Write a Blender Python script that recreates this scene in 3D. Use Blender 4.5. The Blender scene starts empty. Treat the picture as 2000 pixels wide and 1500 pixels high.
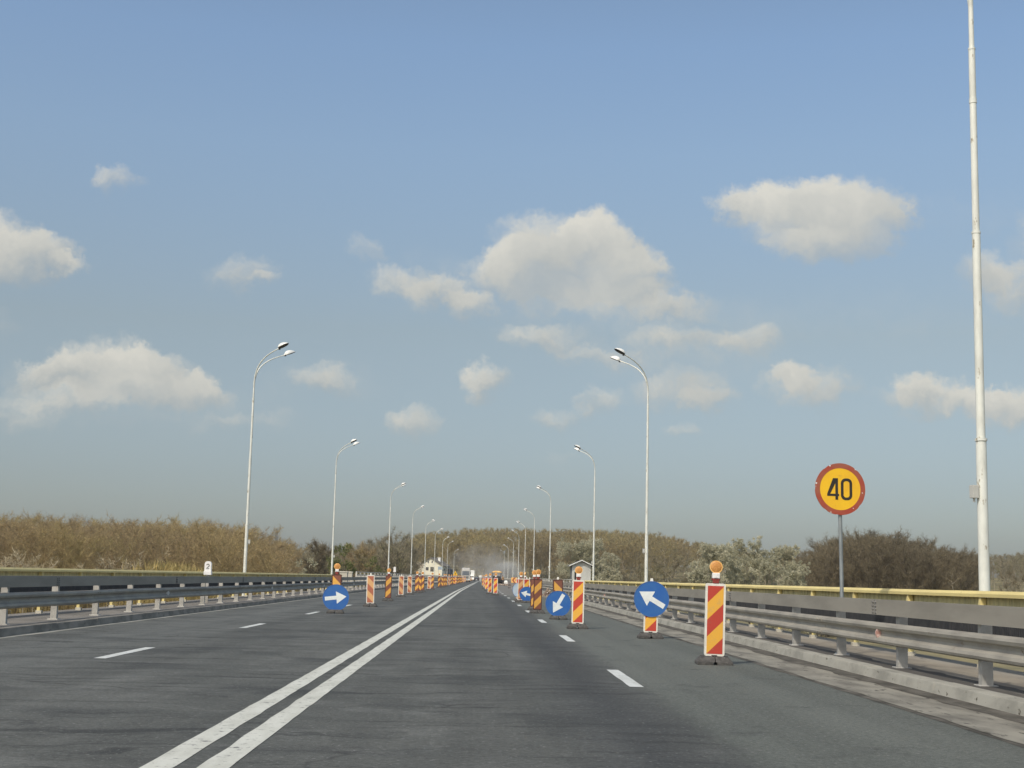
import bpy, bmesh, math, random
import numpy as np
from mathutils import Vector, Matrix, noise as mnoise

R = math.radians
random.seed(7)
rng = np.random.default_rng(7)
scene = bpy.context.scene
COL = scene.collection

# ------------------------------------------------------------------ camera
H = 1.27                       # eye height above the asphalt
M = np.array([[0.99945, -0.0265, -0.01998], [-0.02347, -0.13861, -0.99007], [0.02347, 0.98999, -0.13916]])
F = 2700.0
cam_d = bpy.data.cameras.new("camera")
cam = bpy.data.objects.new("camera", cam_d)
COL.objects.link(cam)
cam_d.sensor_width = 36.0
cam_d.lens = F / 2000.0 * 36.0
cam_d.clip_start = 0.1
cam_d.clip_end = 30000
mw = Matrix([[*M[0], 0], [*M[1], 0], [*M[2], H], [0, 0, 0, 1]])
cam.matrix_world = mw
scene.camera = cam


def at(x, y, Y):
    """world point seen in the direction of photo pixel x, y at the distance Y along the road"""
    v = M @ np.array([(x - 1000) / F, -(y - 750) / F, -1.0])
    return v * Y / v[1] + np.array([0, 0, H])


def cx(Y):                     # the road drifts gently to the right beyond the expansion joint
    return 0.0042 * max(0.0, Y - 125.0)


def rz(Y):                     # and falls away very slightly
    return -0.0002 * max(0.0, Y - 140.0)


# ------------------------------------------------------------------ materials
def srgb(r, g, b):
    f = lambda c: (c / 255 / 12.92) if c / 255 <= 0.04045 else ((c / 255 + 0.055) / 1.055) ** 2.4
    return (f(r), f(g), f(b), 1.0)


class NT:
    """small helper round a node tree"""
    def __init__(self, tree):
        self.t = tree
        tree.nodes.clear()

    def n(self, kind, **kw):
        nd = self.t.nodes.new(kind)
        for k, v in kw.items():
            if k.startswith("i_"):
                key = k[2:]
                key = int(key) if key.isdigit() else key.replace("_", " ")
                nd.inputs[key].default_value = v
            else:
                setattr(nd, k, v)
        return nd

    def l(self, a, b):
        self.t.links.new(a, b)

    def math(self, op, a, b=None, c=None, clamp=False):
        nd = self.t.nodes.new("ShaderNodeMath")
        nd.operation = op
        nd.use_clamp = clamp
        for k, v in enumerate((a, b, c)):
            if v is None:
                continue
            if isinstance(v, (int, float)):
                nd.inputs[k].default_value = v
            else:
                self.l(v, nd.inputs[k])
        return nd.outputs[0]

    def mix(self, fac, a, b, blend="MIX"):
        nd = self.t.nodes.new("ShaderNodeMix")
        nd.data_type = "RGBA"
        nd.blend_type = blend
        for s, v in ((nd.inputs[0], fac), (nd.inputs[6], a), (nd.inputs[7], b)):
            if isinstance(v, (int, float, tuple, list)):
                s.default_value = v
            else:
                self.l(v, s)
        return nd.outputs[2]

    def ramp(self, fac, lo, hi):
        nd = self.t.nodes.new("ShaderNodeMapRange")
        nd.interpolation_type = "SMOOTHSTEP"
        nd.inputs[1].default_value = lo
        nd.inputs[2].default_value = hi
        self.l(fac, nd.inputs[0])
        return nd.outputs[0]

    def noise(self, vec, scale, detail=4.0, rough=0.6, out=0):
        nd = self.t.nodes.new("ShaderNodeTexNoise")
        nd.inputs["Scale"].default_value = scale
        nd.inputs["Detail"].default_value = detail
        nd.inputs["Roughness"].default_value = rough
        if vec is not None:
            self.l(vec, nd.inputs["Vector"])
        return nd.outputs[out]

    def scale(self, vec, xyz):
        nd = self.t.nodes.new("ShaderNodeVectorMath")
        nd.operation = "MULTIPLY"
        self.l(vec, nd.inputs[0])
        nd.inputs[1].default_value = xyz
        return nd.outputs[0]


def new_mat(name):
    m = bpy.data.materials.new(name)
    m.use_nodes = True
    return m, NT(m.node_tree)


def finish(g, color, rough=0.6, metal=0.0, bump=None, bump_d=0.01, spec=0.5, **kw):
    b = g.n("ShaderNodeBsdfPrincipled")
    if isinstance(color, tuple):
        b.inputs["Base Color"].default_value = color
    else:
        g.l(color, b.inputs["Base Color"])
    if isinstance(rough, (int, float)):
        b.inputs["Roughness"].default_value = rough
    else:
        g.l(rough, b.inputs["Roughness"])
    b.inputs["Metallic"].default_value = metal
    b.inputs["Specular IOR Level"].default_value = spec
    for k, v in kw.items():
        b.inputs[k.replace("_", " ")].default_value = v
    if bump is not None:
        bp = g.n("ShaderNodeBump")
        bp.inputs["Distance"].default_value = bump_d
        bp.inputs["Strength"].default_value = 1.0
        g.l(bump, bp.inputs["Height"])
        g.l(bp.outputs[0], b.inputs["Normal"])
    o = g.n("ShaderNodeOutputMaterial")
    g.l(b.outputs[0], o.inputs[0])


def simple(name, c1, c2=None, scale=6.0, rough=0.6, metal=0.0, lo=0.35, hi=0.7, stretch=(1, 1, 1), world=False, bump=0.0,
           spots=None, spot_scale=30, spot_lo=0.66, spot_hi=0.72, spec=0.5):
    """base colour with a second weathered colour by noise and optional spots of dirt or chipped paint"""
    m, g = new_mat(name)
    if world:
        vec = g.n("ShaderNodeNewGeometry").outputs["Position"]
    else:
        vec = g.n("ShaderNodeTexCoord").outputs["Object"]
    vec = g.scale(vec, stretch)
    col = c1
    nz = g.noise(vec, scale)
    if c2 is not None:
        col = g.mix(g.ramp(nz, lo, hi), c1, c2)
    if spots is not None:
        col = g.mix(g.ramp(g.noise(vec, spot_scale, 5, 0.65), spot_lo, spot_hi), col, spots)
    finish(g, col, rough, metal, nz if bump else None, bump, spec)
    return m


MAT = {}
def asphalt():
    m, g = new_mat("asphalt")
    pos = g.n("ShaderNodeNewGeometry").outputs["Position"]
    sx = g.n("ShaderNodeSeparateXYZ")
    g.l(pos, sx.inputs[0])
    X = sx.outputs[0]
    big = g.noise(g.scale(pos, (1, .22, 1)), 0.55, 5, 0.62)
    patch = g.noise(g.scale(pos, (.8, .9, 1)), 1.3, 7, 0.72)
    wv = g.n("ShaderNodeVectorMath"); wv.operation = "MULTIPLY_ADD"
    g.l(g.noise(pos, .55, 3, .6, out=1), wv.inputs[0]); wv.inputs[1].default_value = (1.6, 1.6, 0); g.l(pos, wv.inputs[2])
    refl_streak = g.noise(g.scale(wv.outputs[0], (.34, 2.6, 1)), 1.0, 7, 0.68)
    track = g.noise(g.scale(pos, (1.5, .03, 1)), 1.0, 3, .5)       # streaks above: windscreen reflection painted across the lane
    grit = g.noise(pos, 90, 3, 0.8)
    grain = g.noise(pos, 20, 4, 0.8)
    old = g.mix(g.ramp(big, .3, .72), (.083, .087, .082, 1), (.114, .118, .111, 1))
    fresh = g.mix(g.ramp(big, .3, .72), (.108, .117, .106, 1), (.128, .137, .124, 1))
    wob = g.math("MULTIPLY", g.math("SUBTRACT", patch, .5), .9)
    edge = g.math("ADD", X, wob)
    wr = g.ramp(edge, 1.75, 2.25)
    col = g.mix(wr, old, fresh)
    # outer left lane: lighter again
    wl = g.ramp(g.math("ADD", edge, 0), -4.9, -6.2)
    ml = g.n("ShaderNodeMapRange"); ml.inputs[1].default_value = -5.0; ml.inputs[2].default_value = -6.3
    g.l(edge, ml.inputs[0])
    col = g.mix(ml.outputs[0], col, (.120, .126, .120, 1))
    scuff = g.math("MULTIPLY", g.ramp(g.noise(wv.outputs[0], 1.1, 6, .7), .50, .66), g.math("SUBTRACT", 1.0, wr))
    col = g.mix(g.math("MULTIPLY", scuff, .55), col, (.150, .155, .148, 1))          # paler worn areas
    # dark sealed band along the lane joint
    band = g.math("SUBTRACT", 1.0, g.math("MULTIPLY", g.math("ABSOLUTE", g.math("SUBTRACT", edge, 1.30)), 1.35), clamp=True)
    col = g.mix(g.math("MULTIPLY", band, .75), col, (.05, .053, .056, 1))
    # windscreen reflection streaks put into the colour; dark blotches in the middle lanes
    sm = g.math("MULTIPLY", g.ramp(refl_streak, .53, .64), g.math("SUBTRACT", 1.0, wr))
    col = g.mix(g.math("MULTIPLY", sm, .80), col, (.042, .044, .043, 1))
    col = g.mix(g.math("MULTIPLY", g.ramp(patch, .54, .70), .66), col, (.05, .052, .051, 1))
    col = g.mix(1.0, col, g.mix(g.ramp(track, .3, .7), (.88, .88, .88, 1), (1.10, 1.10, 1.10, 1)), "MULTIPLY")     # worn wheel tracks
    wide = g.noise(wv.outputs[0], .42, 4, .6)
    col = g.mix(g.math("MULTIPLY", g.math("MULTIPLY", g.ramp(wide, .5, .68), g.math("SUBTRACT", 1.0, wr)), .62), col, (.046, .049, .049, 1))
    vor = g.n("ShaderNodeTexVoronoi"); vor.feature = "DISTANCE_TO_EDGE"; vor.inputs["Scale"].default_value = .22
    g.l(wv.outputs[0], vor.inputs["Vector"])
    crack = g.math("MULTIPLY", g.math("SUBTRACT", 1.0, g.ramp(vor.outputs["Distance"], .0, .006)), g.math("SUBTRACT", 1.0, wr))
    col = g.mix(g.math("MULTIPLY", crack, g.math("MULTIPLY", g.ramp(big, .45, .6), .7)), col, (.03, .03, .03, 1))
    # aggregate
    gr = g.math("ADD", g.math("MULTIPLY", g.math("SUBTRACT", grit, .5), 1.3), g.math("MULTIPLY", g.math("SUBTRACT", grain, .5), 1.5))
    col = g.mix(1.0, col, g.mix(g.math("ADD", gr, .5, clamp=True), (.35, .35, .35, 1), (1.65, 1.65, 1.62, 1)), "MULTIPLY")
    pale = g.ramp(g.noise(pos, 22, 2, .5), .64, .71)
    col = g.mix(g.math("MULTIPLY", pale, .5), col, (.30, .30, .285, 1))
    # milled, dusty right lane at the far works
    sy = sx.outputs[1]
    dusty = g.math("MULTIPLY", g.ramp(g.math("ADD", sy, g.math("MULTIPLY", wob, 18)), 92, 112), g.ramp(X, 1.2, 2.0))
    col = g.mix(g.math("MULTIPLY", dusty, .7), col, (.20, .185, .165, 1))
    finish(g, col, .88, 0, grit, .006, spec=.3)
    return m


def paint(name, c, wear_lo=.60, wear_hi=.70):
    m, g = new_mat(name)
    pos = g.n("ShaderNodeNewGeometry").outputs["Position"]
    w1 = g.noise(pos, 9, 8, .72)
    w2 = g.noise(g.scale(pos, (3, .7, 1)), 1.6, 5, .6)
    base = g.mix(g.ramp(w2, .35, .7), c, (c[0] * .82, c[1] * .82, c[2] * .80, 1))
    base = g.mix(g.math("MULTIPLY", g.ramp(g.noise(pos, 60, 3, .7), .45, .75), .22), base, (.25, .25, .24, 1))
    col = g.mix(g.ramp(w1, wear_lo, wear_hi), base, (.11, .11, .11, 1))
    finish(g, col, .7, 0, w1, .002, spec=.3)
    return m


def stripes(name, sign, red, org, bottom=.167, width=.25):
    """diagonal bands of the barrier panel, in the panel's own coordinates (face 0.25 x 1.06 m)"""
    m, g = new_mat(name)
    tc = g.n("ShaderNodeTexCoord").outputs["Object"]
    s = g.n("ShaderNodeSeparateXYZ"); g.l(tc, s.inputs[0])
    d = g.math("SUBTRACT", 1.227, s.outputs[2])
    xx = g.math("ADD", g.math("MULTIPLY", s.outputs[0], sign), width / 2)
    fr = g.math("FRACT", g.math("DIVIDE", g.math("ADD", d, xx), .53))
    isr = g.math("LESS_THAN", fr, .5)
    nz = g.noise(tc, 9, 6, .7)
    dirt = g.ramp(nz, .5, .78)
    info = g.n("ShaderNodeObjectInfo").outputs["Random"]
    o2 = g.mix(g.math("MULTIPLY", dirt, .5), org, (.42, .36, .24, 1))
    r2 = g.mix(g.math("MULTIPLY", dirt, .35), red, (.34, .13, .08, 1))
    col = g.mix(isr, o2, r2)
    fade = g.mix(info, (.86, .86, .86, 1), (1.08, 1.05, 1.0, 1))
    col = g.mix(1.0, col, fade, "MULTIPLY")
    col = g.mix(g.ramp(g.noise(tc, 40, 4, .7), .69, .73), col, (.5, .45, .38, 1))
    finish(g, col, .42, 0)
    return m


def build_materials():
    MAT["asphalt"] = asphalt()
    MAT["paint"] = paint("road_paint", (.60, .605, .545, 1), .565, .64)
    MAT["paint_old"] = paint("road_paint_worn", (.62, .64, .62, 1), .57, .68)
    MAT["gutter"] = simple("gutter_concrete", (.28, .265, .22, 1), (.115, .108, .09, 1), 1.7, .92, stretch=(1, .35, 1), world=True, bump=.01,
                           spots=(.06, .055, .045, 1), spot_scale=7, spot_lo=.58, spot_hi=.66)
    MAT["grime"] = simple("gutter_grime", (.05, .045, .035, 1), (.13, .12, .10, 1), 3, .95, world=True, stretch=(1, .5, 1), bump=.01)
    MAT["kerb"] = simple("kerb_concrete", (.355, .345, .30, 1), (.235, .23, .20, 1), 3.0, .9, world=True, stretch=(1, .5, 1), bump=.004,
                         spots=(.09, .08, .06, 1), spot_scale=11, spot_lo=.63, spot_hi=.70)
    MAT["kerb_dark"] = simple("kerb_shaded", (.27, .25, .215, 1), (.15, .14, .12, 1), 3.0, .92, world=True, stretch=(1, .5, 1), bump=.004,  # left kerb: guardrail shade put into a darker concrete colour, plus dirt spots
                              spots=(.04, .035, .03, 1), spot_scale=9, spot_lo=.6, spot_hi=.7)
    MAT["walk"] = simple("walkway_concrete", (.31, .275, .22, 1), (.19, .17, .14, 1), 1.2, .92, world=True, stretch=(1, .4, 1),
                         spots=(.09, .08, .07, 1), spot_scale=5, spot_lo=.62, spot_hi=.72)
    MAT["walk_dirt_shade"] = simple("walkway_dirt_shade", (.075, .068, .058, 1), (.20, .18, .15, 1), 2.2, .95, world=True, stretch=(1.4, .35, 1), bump=.01, lo=.45, hi=.75)
    MAT["walk_grey"] = simple("walkway_grey", (.23, .215, .195, 1), (.15, .14, .125, 1), 1.6, .92, world=True, stretch=(1, .4, 1),
                              spots=(.07, .06, .05, 1), spot_scale=6, spot_lo=.6, spot_hi=.7)
    MAT["galv"] = simple("galvanised_steel", (.35, .33, .285, 1), (.255, .24, .21, 1), 2.5, .6, .0, stretch=(1, .5, 1.5), world=True, spec=.25,
                         spots=(.17, .125, .085, 1), spot_scale=7, spot_lo=.62, spot_hi=.76)
    MAT["galv_flat"] = simple("galvanised_plate", (.30, .28, .24, 1), (.235, .22, .188, 1), 1.3, .65, .0, stretch=(1, .4, 2), world=True, spec=.25,
                              spots=(.17, .165, .155, 1), spot_scale=9, spot_lo=.66, spot_hi=.8)
    MAT["galv_post"] = simple("galvanised_post", (.44, .43, .40, 1), (.32, .31, .285, 1), 5, .6, .05, world=True,
                              spots=(.2, .16, .11, 1), spot_scale=20, spot_lo=.66, spot_hi=.74)
    MAT["yellow"] = simple("yellow_paint", (.73, .61, .26, 1), (.64, .53, .23, 1), 2.0, .6, world=True, stretch=(1, .5, 1.2),
                           spots=(.33, .27, .14, 1), spot_scale=16, spot_lo=.66, spot_hi=.74)
    MAT["yellow_rib"] = simple("yellow_ribbed_sheet", (.64, .55, .27, 1), (.44, .38, .19, 1), 5.0, .75, world=True, stretch=(1, 2.2, .3),
                               spots=(.12, .10, .06, 1), spot_scale=16, spot_lo=.60, spot_hi=.72)
    MAT["dark_bars"] = simple("dark_railing_bars", (.028, .03, .034, 1), (.05, .05, .052, 1), 6, .7, world=True)
    MAT["rail_white"] = simple("pale_railing_paint", (.62, .60, .54, 1), (.45, .43, .38, 1), 3, .6, world=True)
    MAT["pole"] = simple("lamp_pole_paint", (.72, .735, .68, 1), (.60, .61, .56, 1), 3, .55, world=False, stretch=(1.5, 1.5, .6),
                         spots=(.30, .265, .19, 1), spot_scale=5, spot_lo=.60, spot_hi=.68)
    MAT["lamp_shell"] = simple("lamp_shell", (.86, .86, .83, 1), (.74, .74, .70, 1), 8, .4)
    MAT["lamp_lens"] = simple("lamp_lens", (.055, .052, .05, 1), (.03, .03, .03, 1), 12, .35)
    MAT["steel_post"] = simple("grey_sign_post", (.30, .33, .34, 1), (.22, .24, .25, 1), 4, .45, .4, stretch=(1, 1, .5))
    MAT["sign_blue"] = simple("sign_blue", (.022, .112, .38, 1), (.035, .135, .37, 1), 4, .38, spots=(.10, .18, .36, 1), spot_scale=9, spot_lo=.66, spot_hi=.8)
    MAT["sign_rim"] = simple("sign_rim_blue", (.04, .13, .40, 1), (.07, .15, .32, 1), 6, .5)
    MAT["sign_pale_sheen"] = simple("sign_pale_blue_sheen", (.30, .40, .52, 1), (.42, .47, .50, 1), 3, .4)  # pale board colour; on the turned round sign, a painted glancing sheen
    MAT["sign_white"] = simple("sign_white", (.76, .80, .79, 1), (.68, .71, .70, 1), 7, .45)
    MAT["sign_red"] = simple("sign_faded_red", (.36, .055, .03, 1), (.33, .105, .06, 1), 2.6, .5, spots=(.52, .30, .22, 1), spot_scale=9, spot_lo=.70, spot_hi=.73)
    MAT["sign_yellow"] = simple("sign_yellow", (.88, .52, .015, 1), (.80, .44, .02, 1), 3.0, .45, lo=.35, hi=.75, spots=(.60, .36, .05, 1), spot_scale=12, spot_lo=.64, spot_hi=.76)
    MAT["black"] = simple("sign_black", (.018, .015, .013, 1), (.03, .025, .02, 1), 8, .6)
    MAT["rubber"] = simple("recycled_rubber", (.055, .053, .05, 1), (.10, .095, .09, 1), 14, .9, bump=.01, spots=(.17, .16, .15, 1), spot_scale=24, spot_lo=.62, spot_hi=.7)
    MAT["frame_white"] = simple("white_plastic", (.78, .76, .68, 1), (.66, .63, .56, 1), 5, .5, spots=(.42, .36, .29, 1), spot_scale=22, spot_lo=.68, spot_hi=.74)
    MAT["frame_brown"] = simple("dark_red_plastic", (.10, .035, .022, 1), (.07, .025, .02, 1), 6, .6)
    MAT["lamp_amber"], g = new_mat("amber_lens")
    tc = g.n("ShaderNodeTexCoord").outputs["Object"]
    v = g.n("ShaderNodeTexVoronoi"); v.inputs["Scale"].default_value = 60; g.l(tc, v.inputs["Vector"])
    finish(g, g.mix(g.ramp(v.outputs["Distance"], .1, .6), (.68, .34, .10, 1), (.55, .24, .06, 1)), .5, 0, v.outputs["Distance"], .002)
    MAT["lamp_box"] = simple("white_battery_box", (.84, .82, .80, 1), (.72, .70, .68, 1), 9, .5)
    MAT["lamp_rim"] = simple("amber_lens_rim", (.88, .50, .16, 1), (.80, .42, .12, 1), 9, .35)
    MAT["red_clamp"] = simple("red_clamp", (.30, .05, .04, 1), (.22, .04, .03, 1), 9, .5)
    ra, oa = (.52, .06, .038, 1), (.84, .45, .06, 1)
    rb, ob = (.23, .085, .055, 1), (.76, .40, .075, 1)
    rc, oc = (.40, .13, .075, 1), (.66, .38, .17, 1)
    for key, r_, o_ in (("white", ra, oa), ("brown", rb, ob), ("faded", rc, oc)):
        MAT["str_" + key + "_/"] = stripes("striped_" + key, 1, r_, o_)
        MAT["str_" + key + "_\\"] = stripes("striped_back_" + key, -1, r_, o_)
    MAT["reflector_red"] = simple("red_reflector", (.40, .22, .19, 1), (.55, .42, .38, 1), 20, .3)
    MAT["reflector_white"] = simple("white_reflector", (.80, .82, .82, 1), (.7, .72, .72, 1), 20, .3)
    MAT["concrete"] = simple("grey_concrete", (.55, .55, .51, 1), (.45, .45, .42, 1), 1.2, .9, spots=(.24, .25, .24, 1), spot_scale=4, spot_lo=.6, spot_hi=.75)
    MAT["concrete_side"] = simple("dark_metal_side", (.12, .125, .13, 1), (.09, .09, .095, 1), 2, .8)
    MAT["concrete_block"] = simple("cream_concrete", (.52, .49, .41, 1), (.40, .38, .32, 1), 3, .9)
    MAT["white_edge"] = simple("white_trim", (.80, .80, .77, 1), (.7, .7, .67, 1), 4, .6)
    MAT["house_wall"] = simple("cream_render", (.82, .78, .63, 1), (.74, .70, .56, 1), .8, .85)
    MAT["house_roof"] = simple("grey_roof", (.20, .18, .15, 1), (.14, .125, .11, 1), 1.0, .85)
    MAT["house_dark"] = simple("dark_window", (.02, .022, .028, 1), (.03, .03, .035, 1), 3, .25)
    MAT["glass"] = simple("vehicle_glass", (.10, .11, .125, 1), (.16, .17, .18, 1), .8, .12)
    MAT["truck_white"] = simple("truck_paint", (.52, .50, .45, 1), (.45, .43, .39, 1), 1.2, .4)
    MAT["van_white"] = simple("white_box_paint", (.86, .85, .80, 1), (.78, .77, .73, 1), .8, .5)
    MAT["car_dark"] = simple("dark_car_paint", (.022, .018, .022, 1), (.03, .026, .03, 1), 2, .28)
    MAT["tyre"] = simple("tyre_rubber", (.02, .02, .02, 1), (.035, .035, .035, 1), 10, .85)
    MAT["grey_trim"] = simple("grey_trim", (.14, .14, .14, 1), (.20, .20, .19, 1), 3, .6)
    MAT["plate"] = simple("number_plate", (.80, .80, .78, 1), (.7, .7, .68, 1), 8, .5)
    MAT["red_light"] = simple("tail_light", (.30, .03, .03, 1), (.2, .02, .02, 1), 8, .3)
    MAT["paver_orange"] = simple("machine_orange", (.74, .42, .12, 1), (.80, .56, .24, 1), 1.5, .5)
    MAT["paver_dark"] = simple("machine_dark", (.02, .018, .018, 1), (.04, .036, .034, 1), 2, .6)
    MAT["skin"] = simple("skin", (.42, .24, .16, 1), (.36, .20, .13, 1), 5, .6)
    MAT["cloth_dark"] = simple("work_clothes", (.05, .048, .05, 1), (.09, .085, .08, 1), 6, .9)
    MAT["cloth_tan"] = simple("tan_jacket", (.34, .22, .12, 1), (.26, .17, .09, 1), 6, .9)
    MAT["hair"] = simple("dark_hair", (.02, .015, .01, 1), (.03, .02, .015, 1), 20, .6)
    MAT["rubble"] = simple("broken_concrete", (.42, .33, .25, 1), (.15, .11, .09, 1), 1.8, .95, world=True, lo=.4, hi=.6, spots=(.65, .58, .5, 1), spot_scale=5, spot_lo=.6, spot_hi=.66)
    MAT["scrap"] = simple("scrap_steel", (.13, .12, .125, 1), (.42, .36, .32, 1), 4, .7, world=True, stretch=(.3, .3, 3), lo=.45, hi=.6)
    MAT["mast"] = simple("mast_steel", (.10, .13, .15, 1), (.14, .16, .18, 1), .5, .7)
    # land
    MAT["ground"] = simple("dry_grass_ground", (.24, .20, .095, 1), (.13, .12, .06, 1), .06, .95, world=True, spots=(.07, .075, .035, 1), spot_scale=.3, spot_lo=.55, spot_hi=.7)
    MAT["hill"] = simple("distant_woodland", (.085, .078, .05, 1), (.06, .06, .045, 1), .02, .95, world=True, spots=(.12, .11, .075, 1), spot_scale=.05, spot_lo=.5, spot_hi=.7)
    # twigs and leaves (colour differs from tree to tree by a slow noise over the land)
    def twig(name, a, b, c=None, sc=.07):
        m, g = new_mat(name)
        pos = g.n("ShaderNodeNewGeometry").outputs["Position"]
        rnd = g.n("ShaderNodeNewGeometry").outputs["Random Per Island"]
        col = g.mix(g.ramp(g.noise(pos, sc, 3, .6), .35, .65), a, b)
        if c is not None:
            col = g.mix(g.ramp(g.noise(pos, sc * 2.7, 2, .6), .5, .72), col, c)
        col = g.mix(1.0, col, g.mix(rnd, (.72, .72, .72, 1), (1.28, 1.28, 1.28, 1)), "MULTIPLY")
        df = g.n("ShaderNodeBsdfDiffuse"); g.l(col, df.inputs[0])
        tl = g.n("ShaderNodeBsdfTranslucent"); g.l(col, tl.inputs[0])
        ms = g.n("ShaderNodeMixShader"); ms.inputs[0].default_value = .35
        g.l(df.outputs[0], ms.inputs[1]); g.l(tl.outputs[0], ms.inputs[2])
        g.l(ms.outputs[0], g.n("ShaderNodeOutputMaterial").inputs[0])
        return m
    MAT["tw_olive"] = twig("olive_brown_twigs", (.43, .335, .175, 1), (.35, .27, .165, 1), (.42, .35, .165, 1))
    MAT["tw_hill"] = twig("hill_wood_twigs", (.40, .33, .16, 1), (.34, .27, .15, 1), (.31, .275, .15, 1), .02)
    MAT["tw_brown"] = twig("dark_brown_twigs", (.235, .195, .125, 1), (.19, .16, .108, 1), (.28, .235, .155, 1), .06)
    MAT["tw_grey"] = twig("grey_brown_twigs", (.32, .275, .19, 1), (.27, .24, .16, 1), (.30, .28, .15, 1))
    MAT["tw_willow"] = twig("pale_catkins", (.54, .515, .375, 1), (.44, .425, .305, 1), (.60, .565, .42, 1), .25)
    MAT["tw_green"] = twig("spring_green_leaves", (.22, .235, .09, 1), (.18, .20, .08, 1), (.27, .265, .12, 1), .2)
    MAT["tw_pale"] = twig("pale_bare_twigs", (.58, .50, .35, 1), (.48, .41, .28, 1))
    MAT["tw_blossom"] = twig("white_blossom", (.58, .52, .42, 1), (.44, .36, .26, 1))
    MAT["reeds"] = twig("dry_reeds", (.46, .36, .15, 1), (.36, .28, .12, 1), (.52, .44, .22, 1), .6)
    MAT["bark"] = twig("bark", (.15, .125, .095, 1), (.11, .09, .07, 1))
    MAT["bark_olive"] = twig("olive_bark", (.30, .24, .13, 1), (.24, .19, .115, 1))
    MAT["bark_pale"] = twig("pale_bark", (.48, .43, .33, 1), (.36, .31, .24, 1))


build_materials()


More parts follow.
